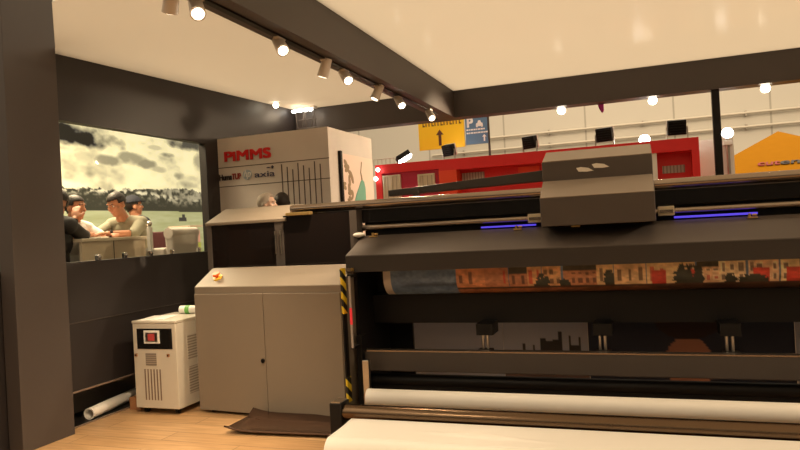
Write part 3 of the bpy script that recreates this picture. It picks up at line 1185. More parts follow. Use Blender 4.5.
# end housing with its dark doors, at the left behind the cabinet
hx0, hx1, hy = -3.52, -2.74, 4.82
hs = MB()
hs.box(hx0, hx0+.045, hy, 5.12, .06, 1.515)
hs.box(hx0, hx1, 5.09, 5.12, .06, 1.515)
hs.box(hx1-.11, hx1-.03, hy, hy+.05, .06, 1.515)
hs.box(hx0, -2.2, hy, 5.12, .06, .16)
hs.build('end_housing', 'greybrown', pr)
MB().prism([(hy-.01, 1.505), (hy-.01, 1.530), (5.12, 1.655), (5.12, 1.505)], hx0-.004, hx1).build('housing_lid', 'cabinet', pr, bevel=.004)
MB().box(hx0+.045, hx1-.11, hy+.008, hy+.018, .16, 1.505).build('door_window', 'dark_glass', pr)
MB().box(hx1-.03, -2.16, hy+.008, hy+.018, .16, 1.55).build('door_window', 'dark_glass', pr)
for x in (hx1-.102, hx1-.052):
    b = MB()
    b.box(x-.006, x+.006, hy-.018, hy, 1.40, 1.43)
    b.box(x-.004, x+.004, hy-.014, hy-.004, 1.24, 1.41)
    b.build('door_handle', 'steel', pr, bevel=.002)
MB().box(-2.16, -2.10, 4.80, 4.92, .06, 1.56).build('side_post', 'greybrown', pr)
MB().box(-2.72, -2.50, 4.78, 4.84, 1.548, 1.572).build('brass_clamp', 'brass', pr, bevel=.003)

# gantry: upper tube, black beam, lower tube
MB().cyl((-2.74, 4.93, 1.605), (PX1, 4.93, 1.605), .034, n=28).build('upper_tube', 'rail', pr, smooth=40)
MB().box(-2.72, PX1, 4.93, 5.10, 1.455, 1.580).build('gantry_beam', 'blackgloss', pr, bevel=.006)
MB().box(-2.5, PX1, 4.924, 4.932, 1.560, 1.566).build('gantry_trim', 'greybrown', pr)
MB().cyl((-2.10, 4.92, 1.415), (PX1, 4.92, 1.415), .024, n=24).build('lower_tube', 'rail', pr, smooth=40)
ct = MB()
ct.prism([(5.16, 1.70), (5.24, 1.70), (5.24, 1.80), (5.16, 1.80)], -1.35, .55)
ct.prism([(5.16, 1.70), (5.24, 1.70), (5.24, 1.735), (5.16, 1.735)], -1.92, -1.35)
ct2 = MB()
ct2.poly([(-1.95, 5.14, 1.665), (-1.95, 5.14, 1.715), (-.60, 5.14, 1.785), (0, 5.14, 1.785), (0, 5.14, 1.70), (-.60, 5.14, 1.70)], (0, .09, 0))
ct2.build('cable_tray', 'darkmetal', pr, bevel=.004)
for x in (-1.7, -.3):
    MB().box(x-.02, x+.02, 5.09, 5.16, 1.50, 1.70).build('tray_bracket', 'darkmetal', pr)
# carriage
gx0, gx1 = -.635, .095
MB().prism([(4.56, 1.355), (5.12, 1.355), (5.12, 1.885), (5.02, 1.895), (4.76, 1.805), (4.755, 1.665), (4.56, 1.545)], gx0, gx1).build('carriage', 'carriage', pr, bevel=.006)
MB().poly([(gx0+.004, 4.558, 1.5465), (gx1-.004, 4.558, 1.5465), (gx1-.004, 4.753, 1.6665), (gx0+.004, 4.753, 1.6665)], (0, -.002, .004)).build('carriage_ledge', 'carriage_panel', pr)['label'] = 'lighter taupe sloping ledge of the carriage, top light partly painted in'
MB().poly([(gx0+.004, 4.762, 1.8062), (gx1-.004, 4.762, 1.8062), (gx1-.004, 5.018, 1.8948), (gx0+.004, 5.018, 1.8948)], (0, -.002, .004)).build('carriage_lid', 'carriage_panel', pr)['label'] = 'lighter taupe top panel of the carriage, top light partly painted in'
gl = MB()
for dx, dz, L in ((-.36, -.006, .115), (-.255, .012, .115)):
    pts = []
    x = -.27+dx+.36-.08
    z = 1.742+dz
    pts = [(x-.05, 4.752, z+.012), (x-.02, 4.752, z+.017), (x+.03, 4.752, z+.008), (x+.065, 4.752, z-.014), (x+.02, 4.752, z-.018), (x-.035, 4.752, z-.014)]
    gl.poly(pts, (0, -.004, 0))
gl.build('carriage_emblem', 'white', pr)
for x0, x1 in ((gx0-.135, gx0-.012), (gx1+.02, gx1+.125)):
    b = MB().box(x0, x1, 4.86, 4.97, 1.385, 1.45).build('carriage_stop', 'cream', pr, bevel=.006)
    MB().box(x0+.01, x1-.01, 4.852, 4.86, 1.405, 1.425).build('stop_groove', 'rail', b)
MB().box(-1.12, gx0-.08, 4.86, 4.89, 1.364, 1.376).build('blue_glow_strip', 'uv', pr, bevel=.003)['label'] = 'glowing strip added for the reflected blue lamp light left of the carriage'  # added emissive strips imitate blue light reflected beside the carriage
MB().box(gx1+.12, .72, 4.86, 4.89, 1.364, 1.378).build('blue_glow_strip', 'uv', pr, bevel=.003)['label'] = 'glowing strip added for the reflected blue lamp light right of the carriage'

# front apron
MB().prism([(4.50, 1.09), (4.50, 1.215), (4.85, 1.352), (4.89, 1.352), (4.89, 1.30), (4.56, 1.17), (4.56, 1.09)], -2.075, PX1).build('front_apron', 'greybrown', pr, bevel=.004)
MB().box(-2.07, PX1, 4.494, 4.50, 1.092, 1.208).build('apron_fascia', 'fascia', pr)
MB().box(-2.07, -2.005, 4.486, 4.494, 1.098, 1.125).build('name_plate', 'rail', pr)
b = MB()
b.ell((-2.085, 4.80, 1.362), (.05, .04, .020))
b.build('corner_cap', 'white', pr, smooth=60)['label'] = 'white corner cap of the apron'
for x in (-1.97, -.84, -.43, .68, 1.8):
    b = MB()
    b.box(x-.03, x+.03, 4.80, 4.85, 1.340, 1.350)
    b.cyl((x-.012, 4.835, 1.35), (x-.012, 4.835, 1.372), .009)
    b.cyl((x+.004, 4.835, 1.362), (x+.03, 4.835, 1.362), .007)
    b.build('apron_latch', 'brass', pr)
# body behind the apron, underside beam, frame posts
MB().box(-2.10, PX1, 4.97, 5.18, .86, 1.456).build('printer_body', 'black', pr)
MB().box(-2.10, PX1, 4.86, 5.18, .66, .88).build('under_beam', 'black', pr)
for x in (-2.10, PX1-.1):
    MB().box(x+.03, x+.08, 4.57, 5.18, .04, 1.10).build('side_frame', 'black', pr)
    for y in (4.60, 5.1):
        MB().cyl((x+.04, y, 0), (x+.04, y, .045), .04).build('foot', 'black', pr)
MB().box(-2.02, -1.98, 4.50, 4.60, .06, .62).build('side_plate', 'black', pr)
# front rail
MB().prism([(4.55, .352), (4.55, .502), (4.64, .502), (4.64, .352)], -2.02, PX1).build('front_rail', 'darkmetal', pr, bevel=.006)
MB().box(-2.0, PX1, 4.546, 4.556, .496, .506).build('rail_edge', 'rail', pr)
for x in (-1.09, -.28, .50, 1.3):
    k = MB().box(x-.06, x+.06, 4.66, 4.86, .60, .68).build('media_guide', 'black', pr)
    for dx in (-.022, .012):
        MB().cyl((x+dx, 4.70, .50), (x+dx, 4.70, .60), .010).build('guide_pin', 'steel', k)
    MB().box(x-.05, x+.05, 4.64, 4.72, .44, .50).build('guide_block', 'black', k)
MB().box(-1.95, -1.90, 4.42, 4.46, .06, .455).build('roll_post', 'steel', pr, bevel=.004)
MB().box(-1.95, -1.90, 4.36, 4.42, .06, .11).build('post_base', 'black', pr)
# lower cross tubes in the dark
MB().cyl((-2.0, 4.66, .265), (PX1, 4.66, .265), .045, n=20).build('cross_tube', 'black', pr, smooth=40)
MB().box(-2.0, PX1, 4.64, 4.68, .05, .26).build('floor_blackout', 'black', pr)  # black box added to keep the lit floor out of the dark
# take-up bar in front with its end block
MB().cyl((-1.90, 3.99, .205), (PX1, 3.99, .205), .052, n=32).build('take_up_bar', mat('dark_bronze_bar', (.145, .098, .062), .27, metal=1.), pr, smooth=40)
b = MB()
b.box(-1.985, -1.90, 3.93, 4.06, .0, .272)
b.build('bar_end_block', 'black', pr, bevel=.004)
MB().box(-1.975, -1.91, 3.94, 4.05, .272, .280).build('block_cap', 'steel', pr)
for x in (-1.97, PX1-.1):
    MB().box(x, x+.06, 4.06, 4.60, .0, .08).build('floor_arm', 'black', pr)

# printed banner coming over the platen roller
nx, ny = 760, 40
xs = np.linspace(-1.845, PX1-.15, nx)
tt = np.linspace(0, 1, ny)
prof = []
for q in tt:
    if q < .35:
        prof.append((4.66, 1.20-(1.20-1.03)*q/.35))
    else:
        a = (q-.35)/.65*R(100)
        prof.append((4.66+.14*(1-math.cos(a)), 1.03-.14*math.sin(a)))
prof = np.array(prof)
P = np.zeros((ny, nx, 3))
P[:, :, 0] = xs[None, :]
P[:, :, 1] = prof[:, 0][:, None]
P[:, :, 2] = prof[:, 1][:, None]
S = np.repeat(tt[:, None], nx, 1)      # 0 at the top, about .35..0.95 shows
Xg = P[:, :, 0]
nA = fbm(Xg*9+20, S*6, 21)
nB = fbm(Xg*40, S*30, 22, 2)
im = np.zeros((ny, nx, 3))
# water and sky at the left
im[:] = (.10, .15, .24)
im += ((nA-.5)*.08)[..., None]
dk = np.exp(-((S-.52)/.05)**2)*np.clip((Xg+1.75)*6, 0, 1)
im *= (1-.7*dk)[..., None]
# waterfront houses
x = -1.28
hr = np.random.default_rng(5)
while x < PX1:
    wdt = hr.uniform(.10, .24)
    right = np.clip((x+.6)/1.2, 0, 1)
    base = np.array([[.50, .20, .09], [.55, .30, .14], [.40, .16, .08], [.62, .40, .20]][hr.integers(4)])
    base = base*(1-right)+np.array([[.70, .52, .28], [.66, .45, .22], [.62, .40, .24], [.70, .55, .34]][hr.integers(4)])*right
    topc = hr.uniform(.0, .25) if hr.random() < .75 else hr.uniform(.3, .42)
    sel = (Xg >= x) & (Xg < x+wdt) & (S > topc) & (S < .62)
    im[sel] = base
    if topc > .1:
        im[(Xg >= x) & (Xg < x+wdt) & (S <= topc)] = (.045, .035, .02)
    tall = hr.random() < .5
    nw = max(2, int(wdt/(.055 if tall else .04)))
    for r_ in ((.42,) if tall else (.33, .50)):
        c = np.array([.06, .022, .014]) if hr.random() < .75 else np.array([.45, .035, .02])
        for k in range(nw):
            u = x+wdt*(k+.5)/nw
            ww, hh = hr.uniform(.008, .014), hr.uniform(.08, .13) if tall else hr.uniform(.03, .06)
            if hr.random() < .85:
                fr = (np.abs(Xg-u) < ww+.007) & (np.abs(S-r_) < hh+.02) & (S > topc+.03)
                if right > .6:
                    im[fr] = .5*im[fr]+.5*np.array([.80, .66, .46])
                q_ = (np.abs(Xg-u) < ww) & (np.abs(S-r_) < hh) & (S > topc+.03)
                im[q_] = .2*im[q_]+.8*c
    if right > .5 and hr.random() < .45:
        im[(Xg >= x+.03) & (Xg < x+.03+.09) & (S > .34) & (S < .61)] = (.52, .05, .03)
    if hr.random() < .45:
        sel = ((Xg-x-wdt*hr.random())/hr.uniform(.03, .09))**2+((S-.57)/hr.uniform(.06, .30))**2+(nB-.5)*1.5 < 1
        im[sel] = (.03, .03, .02)
    x += wdt*hr.uniform(.95, 1.1)
ws = (S >= .62) & (Xg > -1.28)
mir = np.clip(.35+.5*nA, 0, 1)[..., None]*np.array([.55, .19, .07])
mir = mir*np.clip(1.1-.75*(Xg+1.1), .12, 1)[..., None]
im[ws] = (mir*.75)[ws]
im[(np.abs(S-.605) < .014) & (Xg > -1.28) & (nA > .42)] = (.80, .60, .36)
bnd = (np.abs(S-.63) < .018) & (Xg > -1.28)
im[bnd] = (.05, .02, .015)
im *= (.75+1.0*nB*nA*2)[..., None]
im[Xg < -1.785] = (.55, .48, .42)
bn = thing('printed_banner', (0, 4.70, .9), 'freshly printed waterfront picture hanging in the printer below the apron', 'banner')
picture_mesh('picture', P, im, bn, 'picture')
Pb = P.copy()
Pb[:, :, 1] += .0045
picture_mesh('back_side', Pb[:, ::8], np.full((ny, len(xs[::8]), 3), .6), bn, 'picture')
MB().cyl((-1.845, 4.80, 1.03), (PX1-.1, 4.80, 1.03), .132, n=40).build('platen_roller', 'darkmetal', pr, smooth=40)

# paper rolls
t = thing('paper_roll', (-.2, 4.30, .2), 'white paper roll under the printer behind the bronze bar', 'paper roll')
MB().cyl((-1.865, 4.30, .225), (PX1-.2, 4.30, .225), .058, n=36).build('paper', 'paper', t, smooth=40)
MB().cyl((-1.885, 4.30, .225), (PX1-.18, 4.30, .225), .03, n=20).build('core', 'cardboard', t, smooth=40)
t = thing('paper_roll', (-.2, 3.6, 0), 'wide white paper sheet ending in a floor roll before the bronze bar', 'paper roll')
MB().cyl((-1.83, 3.60, .085), (PX1-.25, 3.60, .085), .0845, n=44).build('roll', 'paper', t, smooth=40)
nxw, nyw = 160, 48
Pw = np.zeros((nyw, nxw, 3))
for i in range(nyw):
    for j in range(nxw):
        x = -1.83+(PX1-.25+1.83)*j/(nxw-1)
        v = i/(nyw-1)
        y = 3.60+.33*v
        z = .1705+.012*v-.015*math.sin(math.pi*v)*.3
        d = ((x+.92+.5*(y-3.72))/.22)
        z += .022*math.exp(-d*d)*math.exp(-((y-3.74+.06*(x+.92))/.018)**2)
        Pw[i, j] = (x, y, z)
b = MB()
idx = np.arange(nyw*nxw).reshape(nyw, nxw)
b.add([tuple(p) for p in Pw.reshape(-1, 3)], np.stack([idx[:-1, :-1], idx[:-1, 1:], idx[1:, 1:], idx[1:, :-1]], -1).reshape(-1, 4).tolist())
so = b.build('sheet', 'paper', t, smooth=60)
sd = so.modifiers.new('thick', 'SOLIDIFY')
sd.thickness = .002

# tray on the floor in front of the cabinet
Pt = []
for j in range(13):
    x = -2.86+.86*j/12
    lift = .03*max(0, 1-j/3.)**2+.014
    Pt.append((x, lift))
b = MB()
vs, fs = [], []
for x, z in Pt:
    for y, dz in ((4.02+.06*(x+2.5), .02), (4.07+.06*(x+2.5), .0), (4.30, .0), (4.38, .045)):
        vs.append((x, y, z+dz))
nr = len(Pt)
for i in range(nr-1):
    for k in range(3):
        fs.append((i*4+k, (i+1)*4+k, (i+1)*4+k+1, i*4+k+1))
b.add(vs, fs)
so = b.build('drip_tray', 'tray', smooth=50)
sd = so.modifiers.new('thick', 'SOLIDIFY')
sd.thickness = .012
sd.offset = 1
tag(so, 'shallow dark metal tray lying on the floor under the grey cabinet', 'tray')

MB().box(-2.5, -1.82, 5.20, 5.23, .05, .80).build('rear_cover', 'black', pr)
# printed boards standing behind the printer
def board(x0, x1, label, painter, y=5.62, z1=.78):
    t = thing('printed_board', ((x0+x1)/2, y, 0), label, 'board', 'printed boards behind the printer')
    MB().box(x0, x1, y+.004, y+.03, 0, z1).build('panel', 'white', t)
    ny, nx = 70, 90
    xx, zz = np.meshgrid(np.linspace(x0, x1, nx), np.linspace(z1, 0.0, ny))
    P = np.stack([xx, np.full_like(xx, y), zz], -1)
    picture_mesh('picture', P, painter(xx, zz), t, 'picture')


def paint_a(x, z):
    n = fbm(x*4, z*6, 31)
    return np.array([.40, .42, .52])+(n[..., None]-.5)*.03


def paint_b(x, z):
    c = paint_a(x, z)+.03
    for u, h, wd in ((-.98, .06, .01), (-.90, .05, .008), (-.82, .10, .02), (-.77, .08, .04), (-.68, .16, .014), (-.70, .09, .04), (-.60, .12, .008), (-.52, .11, .008), (-.56, .05, .05)):
        c[(np.abs(x-u) < wd) & (z < .31+h)] = (.04, .035, .035)
    c[z < .31] = (.16, .10, .09)
    return c


def paint_c(x, z):
    c = np.zeros(x.shape+(3,))
    c[:] = (.02, .025, .05)
    q = ((x-.30)/.17)**2+((z-.22)/.22)**2 < 1
    c[q] = (.45, .20, .13)
    q = ((x-.30)/.24)**2+((z-.56)/.15)**2 < 1
    c[q] = (.03, .012, .01)
    return c


board(-2.0, -1.155, 'pale grey blue printed board farthest left behind the printer', paint_a)
board(-1.153, -.455, 'printed board with a ship skyline behind the printer', paint_b, 5.625)
board(-.452, 1.03, 'dark navy printed board with a flesh coloured shape behind the printer', paint_c)
board(1.035, 1.8, 'pale printed board at the right edge behind the printer', paint_a)

# ------------------------------------------------------------------ track spots of the stand
def spot(pos, aim, lit, label, power=SPOT_W, cone=R(75), group=None):
    """cylinder spot hung from a track; aim = direction the lens looks"""
    pos = Vector(pos)
    d = Vector(aim).normalized()
    t = thing('track_spotlight', pos, label, 'spotlight', group)
    top = Vector((pos.x, pos.y, ZB))
    MB().box(pos.x-.018, pos.x+.018, pos.y-.05, pos.y+.05, ZB-.022, ZB).build('track_adapter', 'spot_body', t, bevel=.003)
    b = MB()
    b.cyl((pos.x, pos.y, ZB-.02), (pos.x, pos.y, pos.z), .008, n=12)
    b.build('stem', 'spot_body', t)
    a = pos-d*.06
    e = pos+d*.08
    b = MB()
    b.cyl(a, e, .036, .042, 28)
    hd = b.build('head', 'spot_body', t, smooth=40)
    MB().cyl(e, e+d*.003, .030, n=28).build('lens', 'lens' if lit else 'lens_soft', hd)
    lamp('spot_beam', 'SPOT', e+d*.012, power, e+d*2, size=.03, spot=cone, blend=.7)
    return t


zt = 2.625
TX = -2.13
spots = [((TX-.03, 2.77, zt), (-.40, .30, -.85), 0, 'white spotlight housing at the near end of the track, cut by the frame'),
         ((TX, 2.93, zt-.01), (.50, -.55, -.68), 1, 'bright spotlight nearest on the track, beside the first white housing'),
         ((TX, 3.79, zt), (.55, -.50, -.68), 1, 'second bright spotlight along the track, alone in its stretch'),
         ((TX, 4.45, zt), (-.38, .10, -.9), 0, 'white spotlight housing aimed down at the grey cabinet, middle of the track'),
         ((TX, 4.80, zt), (.55, -.50, -.68), 1, 'third bright spotlight along the track'),
         ((TX, 5.50, zt), (-.38, -.25, -.9), 0, 'white spotlight housing aimed down near the far end of the track'),
         ((TX, 6.05, zt), (.5, -.5, -.70), 1, 'fourth bright spotlight along the track'),
         ((TX+.03, 6.95, zt), (.45, -.55, -.70), 1, 'bright spotlight farthest along the track, in front of the yellow sign')]
for p_, a_, l_, n_l in spots:
    spot(p_, a_, l_, n_l, SPOT_W if l_ else DOWN_W)
structure(MB().box(TX-.02, TX+.02, -3, 7.3, ZB-.012, ZB).build('trim_9', 'black'))
# unseen spots added for fill on the track over the camera and at right
for x, y, a in ((TX, 2.1, (-.25, .25, -.95)), (TX, 1.2, (.5, .50, -.9)), (2.9, 3.6, (-.5, .0, -.85)), (2.9, 2.8, (-.7, .2, -.8)), (2.9, 5.3, (-3.2, -.5, -1.0))):
    spot((x, y, zt), a, 1, 'unseen spotlight added over the open front to light the stand', 260 if y > 5 else SPOT_W, R(46) if y > 5 else R(75), group='spotlights added over the open front')
structure(MB().box(2.8, 3.0, -3, YB, ZB, ZC+.05).build('trim_10', 'beam'))  # unseen beam added to carry the right-hand fill spots

# small ceiling spot and lit lamp cluster in the far left corner
t = thing('ceiling_spotlight', (-4.02, 7.0, ZC-.08), 'tiny lit spotlight under the ceiling by the left wall', 'spotlight')
MB().cyl((-4.02, 7.0, ZC-.04), (-4.02, 7.0, ZC-.018), .03).build('mount', 'spot_body', t)
b = MB().ell((-4.02, 6.98, ZC-.055), .034)
b.build('bulb', 'lens', t, smooth=60)
t = thing('lamp_cluster', (-3.93, 7.55, 2.72), 'bright lamp cluster on a small lattice rack in the far ceiling corner', 'lamp')
for dx, L in ((-.12, .05), (-.04, .045), (.04, .04), (.11, .04)):
    MB().ell((-3.95+dx, 7.52, 2.955-.01*abs(dx)), (L*.8, .03, .020)).build('bulb', 'lens_cool', t, smooth=60)
MB().box(-4.06, -3.78, 7.50, 7.60, 2.975, ZC).build('mount', 'spot_body', t)
b = MB()
for i in range(5):
    x = -4.05+i*.065
    b.cyl((x, 7.55, 2.73), (x+(.05 if i % 2 else -.02), 7.55, 2.975), .006, n=8)
b.cyl((-4.06, 7.55, 2.73), (-3.78, 7.55, 2.73), .008, n=8)
b.cyl((-4.06, 7.55, 2.84), (-3.78, 7.55, 2.84), .006, n=8)
b.build('lattice_rack', 'darkmetal', t)
lamp('cluster_beam', 'POINT', (-3.95, 7.40, 2.90), 2.5, size=.06)

# lamps on the far side of the back beam
for x, lb in ((-.79, 'lit round lamp under the back beam, left of the other two'), (.195, 'lit round lamp under the back beam above the red box'), (1.30, 'lit round lamp under the back beam at the far right')):
    t = thing('beam_lamp', (x, YB+.24, 2.66), lb, 'lamp')
    MB().box(x-.03, x+.03, YB+.20, YB+.235, 2.66, 2.78).build('bracket', 'spot_body', t)
    MB().cyl((x, YB+.30, 2.70), (x, YB+.16, 2.655), .04, .052).build('housing', 'spot_body', t, smooth=40)
    MB().ell((x, YB+.15, 2.650), (.045, .022, .045)).build('bulb', 'lens', t, smooth=60)
    lamp('beam_spot', 'SPOT', (x, YB+.12, 2.63), 330 if x < 0 else 20, (-2.86, 6.7, 2.1) if x < 0 else (x, 6.5, 1.4), size=.04, spot=R(50) if x < 0 else R(80))

# ------------------------------------------------------------------ hall beyond the stand
# red booth
rb = thing('red_booth', (-1.2, 8.7, 0), 'red and crimson exhibition booth with shuttered windows beyond the printer', 'booth')
MB().box(-3.36, -2.46, 8.45, 8.60, 0, 2.26).build('crimson_wall', 'crimson', rb)['label'] = 'crimson wall section'
MB().box(-3.36, -2.46, 8.41, 8.45, 2.15, 2.27).build('fascia', 'red_wall', rb)
MB().box(-3.36, -3.27, 8.41, 8.45, 0, 2.15).build('corner_post', 'red_wall', rb)
MB().box(-2.46, .68, 8.62, 8.75, 0, 2.24).build('wall', 'red_wall', rb)
MB().box(-2.46, .68, 8.40, 8.62, 2.12, 2.265).build('fascia', 'red_wall', rb)
MB().box(-2.46, -2.22, 8.40, 8.62, 0, 2.12).build('pillar', 'orange_red', rb)['label'] = 'orange red pillar'
MB().box(.60, .68, 8.40, 8.62, 0, 2.12).build('pillar', 'red_wall', rb)
MB().box(-1.45, -1.18, 8.60, 8.62, 2.03, 2.10).build('panel', 'orange_red', rb)
for x0, x1, z0, z1 in ((-3.25, -3.02, 1.80, 2.10), (-2.75, -2.54, 1.86, 2.08)):
    f = MB().box(x0, x1, 8.43, 8.45, z0, z1).build('window', 'shutter', rb)
    b = MB()
    b.box(x0-.012, x0+.008, 8.415, 8.45, z0, z1)
    b.box(x1-.008, x1+.012, 8.415, 8.45, z0, z1)
    b.box(x0-.012, x1+.012, 8.415, 8.45, z1, z1+.02)
    b.box((x0+x1)/2-.006, (x0+x1)/2+.006, 8.42, 8.45, z0, z1)
    b.build('window_frame', 'cream', f)
for x0, x1, z0, z1 in ((-2.20, -1.90, 1.98, 2.08), (.28, .53, 1.88, 1.97)):
    MB().box(x0, x1, 8.60, 8.62, z0, z1).build('grille', stripe_mat('grey_grille', (.45, .40, .36), (.25, .20, .18), 26, 'X', 0, .6), rb)
tag(MB().box(.14, .22, 8.42, 8.60, 0, 2.235).build('white_pillar', 'white'), 'white pillar left of the red box beyond the carriage', 'pillar')
tag(MB().box(.70, 1.10, 8.9, 9.0, 0, 2.27).build('partition_panel', 'white'), 'white partition panel behind the black post', 'partition')
for y, x, z in ((8.40, -3.30, 2.20), (8.40, -3.335, 2.08)):
    t = thing('globe_lamp', (x, y-.03, z), 'small lit globe lamp on the crimson corner, %s' % ('upper of two' if z > 2.1 else 'lower of two'), 'lamp')
    MB().box(x-.012, x+.012, y-.02, y+.012, z-.012, z+.012).build('mount', 'steel', t)
    MB().ell((x, y-.045, z), .028).build('globe', 'lens_cool', t, smooth=60)
# wire rack on the booth's corner
b = MB()
for z in (2.28, 2.36):
    b.cyl((-3.42, 8.52, z), (-3.12, 8.52, z), .006, n=8)
for i in range(6):
    b.cyl((-3.42+.06*i, 8.52, 2.265), (-3.42+.06*i, 8.52, 2.36), .005, n=8)
tag(b.build('wire_rack', 'steel'), 'small grey wire rack standing on the crimson booth corner', 'rack')


def flood(x, y, z0, label, yaw, tilt, lit_face=True, s=.12):
    t = thing('floodlight', (x, y, z0), label, 'floodlight')
    T = Matrix.Translation((x, y, z0+.04+s)) @ Matrix.Rotation(yaw, 4, 'Z') @ Matrix.Rotation(tilt, 4, 'X')
    MB(T).box(-s, s, -.035, .035, -s*.85, s*.85).build('housing', 'black', t, bevel=.006)
    b = MB(T)
    for k in range(5):
        b.box(-s*.8, s*.8, -.055, -.035, -s*.6+k*s*.3-.004, -s*.6+k*s*.3+.004)
    b.build('cooling_fins', 'black', t)
    MB(T).box(-s*1.04, s*1.04, .036, .052, -s*.90, s*.90).build('front_rim', 'white', t)
    MB(T).box(-s*.92, s*.92, .052, .056, -s*.78, s*.78).build('lens', 'lens_cool', t)
    b = MB()
    Tr = Matrix.Translation((x, y, z0)) @ Matrix.Rotation(yaw, 4, 'Z')
    b.T = Tr
    b.box(-s-.02, s+.02, -.015, .015, 0, .012)
    for sg in (-1, 1):
        b.box(sg*(s+.014)-.006, sg*(s+.014)+.006, -.012, .012, 0, .05+s)
    b.build('bracket', 'steel', t)


flood(-2.34, 8.52, 2.266, 'black floodlight on the red booth below the yellow sign', R(-28), R(14), s=.088)
flood(-1.27, 8.52, 2.266, 'black floodlight on the red booth left of the carriage', R(-28), R(12), s=.092)
flood(-.36, 8.52, 2.266, 'black floodlight seen just above the printer carriage', R(-18), R(10), s=.098)
flood(.46, 8.52, 2.266, 'black floodlight standing on the red box right of the carriage', R(8), R(10), s=.102)
t = thing('floodlight', (-3.00, 8.5, 2.27), 'lit floodlight turned towards the stand on the crimson booth', 'floodlight')
T = Matrix.Translation((-2.98, 8.5, 2.365)) @ Matrix.Rotation(R(56), 4, 'Y') @ Matrix.Rotation(R(-30), 4, 'X')
MB(T).box(-.035, .035, -.06, .06, -.10, .10).build('housing', 'black', t, bevel=.006)
MB(T).box(.036, .060, -.058, .058, -.10, .10).build('lens', 'lens_cool', t)
MB().box(-3.06, -2.98, 8.48, 8.52, 2.27, 2.36).build('bracket', 'black', t)
# two bright hall lamps on stands
for x, z, lb in ((.10, 2.33, 'bright round lamp right of the carriage top'), (1.03, 2.32, 'bright round lamp on a stand beside the orange tent')):
    t = thing('stand_lamp', (x, 8.85, 0), lb, 'lamp')
    MB().cyl((x, 8.85, 0), (x, 8.85, z-.09), .02).build('stand', 'steel', t)
    MB().box(x-.05, x+.05, 8.80, 8.90, z-.14, z-.09).build('ballast', 'white', t, bevel=.004)
    MB().ell((x, 8.80, z), (.065, .03, .065)).build('bulb', 'lens_cool', t, smooth=60)
    MB().cyl((x, 8.82, z), (x, 8.88, z-.03), .07, .05).build('reflector', 'white', t)

# hanging signs
sy = 8.95
t = thing('hanging_sign', (-2.55, sy, 2.48), 'yellow hanging sign with a dark upward arrow', 'sign')
MB().box(-2.885, -2.225, sy, sy+.03, 2.475, 2.98).build('board', 'yellow', t)
MB().poly([(-2.595, sy-.003, 2.52), (-2.555, sy-.003, 2.52), (-2.555, sy-.003, 2.67), (-2.52, sy-.003, 2.67), (-2.575, sy-.003, 2.745), (-2.63, sy-.003, 2.67), (-2.595, sy-.003, 2.67)], (0, .004, 0)).build('arrow', 'brown_ink', t)
b = MB()
for i in range(13):
    x = -2.82+i*.044
    b.box(x, x+.014, sy-.003, sy, 2.80, 2.88)
    if i % 3 == 0:
        b.box(x, x+.034, sy-.003, sy, 2.80, 2.814)
b.build('lettering', 'brown_ink', t)
for x in (-2.8, -2.3):
    MB().cyl((x, sy+.015, 2.98), (x, sy+.015, 6.2), .006, n=8).build('wire', 'steel', t)
t = thing('hanging_sign', (-2.04, sy, 2.50), 'blue parking sign with a white P beside the yellow sign', 'sign')
MB().box(-2.205, -1.895, sy, sy+.03, 2.495, 2.98).build('board', 'blue', t)
text('letter', 'P', .175, 'white_ink', frame((-2.185, sy-.004, 2.735), (1, 0, 0), (0, 0, 1)), t, bold=.006)
b = MB()
b.poly([(-2.055, sy-.003, 2.735), (-1.955, sy-.003, 2.735), (-1.96, sy-.003, 2.775), (-1.98, sy-.003, 2.785), (-1.99, sy-.003, 2.815), (-2.02, sy-.003, 2.815), (-2.03, sy-.003, 2.785), (-2.05, sy-.003, 2.775)], (0, .004, 0))
for x in (-2.04, -1.97):
    b.cyl((x, sy-.003, 2.735), (x, sy+.001, 2.735), .014, n=14)
b.build('car_pictogram', 'white_ink', t)
b = MB()
for z, x1 in ((2.685, -1.93), (2.64, -1.92)):
    x = -2.19
    k = 0
    while x < x1:
        L = (.028, .018, .034)[k % 3]
        b.box(x, x+L, sy-.003, sy, z, z+.020)
        x += L+.007
        k += 1
b.build('fine_print', 'white_ink', t)
b = MB()
b.poly([(-1.955, sy-.003, 2.525), (-1.935, sy-.003, 2.525), (-1.935, sy-.003, 2.585), (-1.915, sy-.003, 2.585), (-1.945, sy-.003, 2.620), (-1.975, sy-.003, 2.585), (-1.955, sy-.003, 2.585)], (0, .004, 0))
b.build('arrow', 'white_ink', t)
for x in (-2.15, -1.95):
    MB().cyl((x, sy+.015, 2.98), (x, sy+.015, 6.2), .006, n=8).build('wire', 'steel', t)
tag(MB().cyl((-1.885, sy+.015, 0), (-1.885, sy+.015, 6.2), .016, n=12).build('slim_pole', 'darkmetal'), 'slim dark pole at the right side of the blue parking sign', 'pole')
b = MB()
b.poly([(-.40, YB+.2, 2.95), (-.32, YB+.2, 2.95), (-.325, YB+.2, 2.60), (-.345, YB+.2, 2.58), (-.37, YB+.2, 2.62), (-.385, YB+.2, 2.66)], (0, .01, 0))
tag(b.build('pennant', 'magenta'), 'small magenta cloth hanging beyond the back beam', 'pennant')

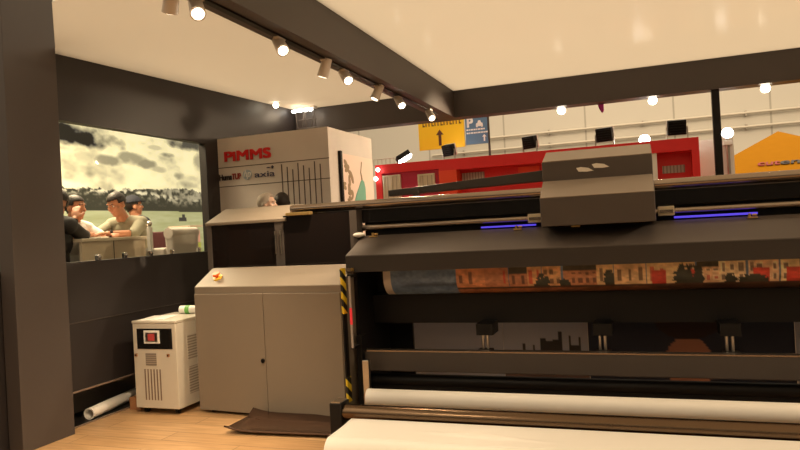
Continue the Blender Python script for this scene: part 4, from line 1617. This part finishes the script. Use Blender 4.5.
# tent
tx, ty, tz = 1.95, 11.0, 2.51
t = thing('canopy_tent', (tx, ty, 0), 'orange yellow pointed canopy tent at the right edge of the hall', 'tent')
hw = 2.0
ez = 1.47
b = MB()
c4 = [(tx-hw, ty-hw, ez), (tx+hw, ty-hw, ez), (tx+hw, ty+hw, ez), (tx-hw, ty+hw, ez)]
b.add([(tx, ty, tz)]+c4, [(0, 1, 2), (0, 2, 3), (0, 3, 4), (0, 4, 1)])
so = b.build('canopy', 'tent', t)
so.modifiers.new('t', 'SOLIDIFY').thickness = .01
b = MB()
b.box(tx-hw, tx+hw, ty-hw-.006, ty-hw, ez-.26, ez)
b.box(tx-hw, tx+hw, ty+hw, ty+hw+.006, ez-.26, ez)
b.box(tx-hw-.006, tx-hw, ty-hw, ty+hw, ez-.26, ez)
b.box(tx+hw, tx+hw+.006, ty-hw, ty+hw, ez-.26, ez)
b.build('valance', 'tent', t)
for sx_ in (-1, 1):
    for sy_ in (-1, 1):
        MB().box(tx+sx_*(hw-.05)-.02, tx+sx_*(hw-.05)+.02, ty+sy_*(hw-.05)-.02, ty+sy_*(hw-.05)+.02, -.065, ez).build('leg', 'steel', t)
sl = Vector((0, hw, tz-ez)).normalized()
nn = Vector((0, -(tz-ez), hw)).normalized()


def on_tent(x, v):
    q = Vector((x, ty-hw, ez))+sl*v
    return q+nn*.012


vv = (1.955-ez)/sl.z
text('lettering', 'cut', .205, 'ink_red', frame(on_tent(1.495, vv), (1, 0, 0), sl), t, bold=.004, width=.26, shear=.2)['label'] = 'red lettering'
text('lettering', 'en', .205, 'ink_black', frame(on_tent(1.758, vv), (1, 0, 0), sl), t, bold=.004, width=.225, shear=.2)['label'] = 'dark lettering'

# pipes along the hall wall
for z, lb in ((3.97, 'upper white pipe along the cream hall wall'), (3.60, 'lower white pipe along the cream hall wall')):
    t = thing('wall_pipe', (0, 19.9, z), lb, 'pipe')
    MB().cyl((-6, 19.9, z), (8, 19.9, z), .035, n=14).build('pipe', 'offwhite', t, smooth=40)
    for x in np.arange(-5, 8, 2.6):
        MB().box(x-.02, x+.02, 19.88, 20, z-.07, z+.07).build('clip', 'steel', t)
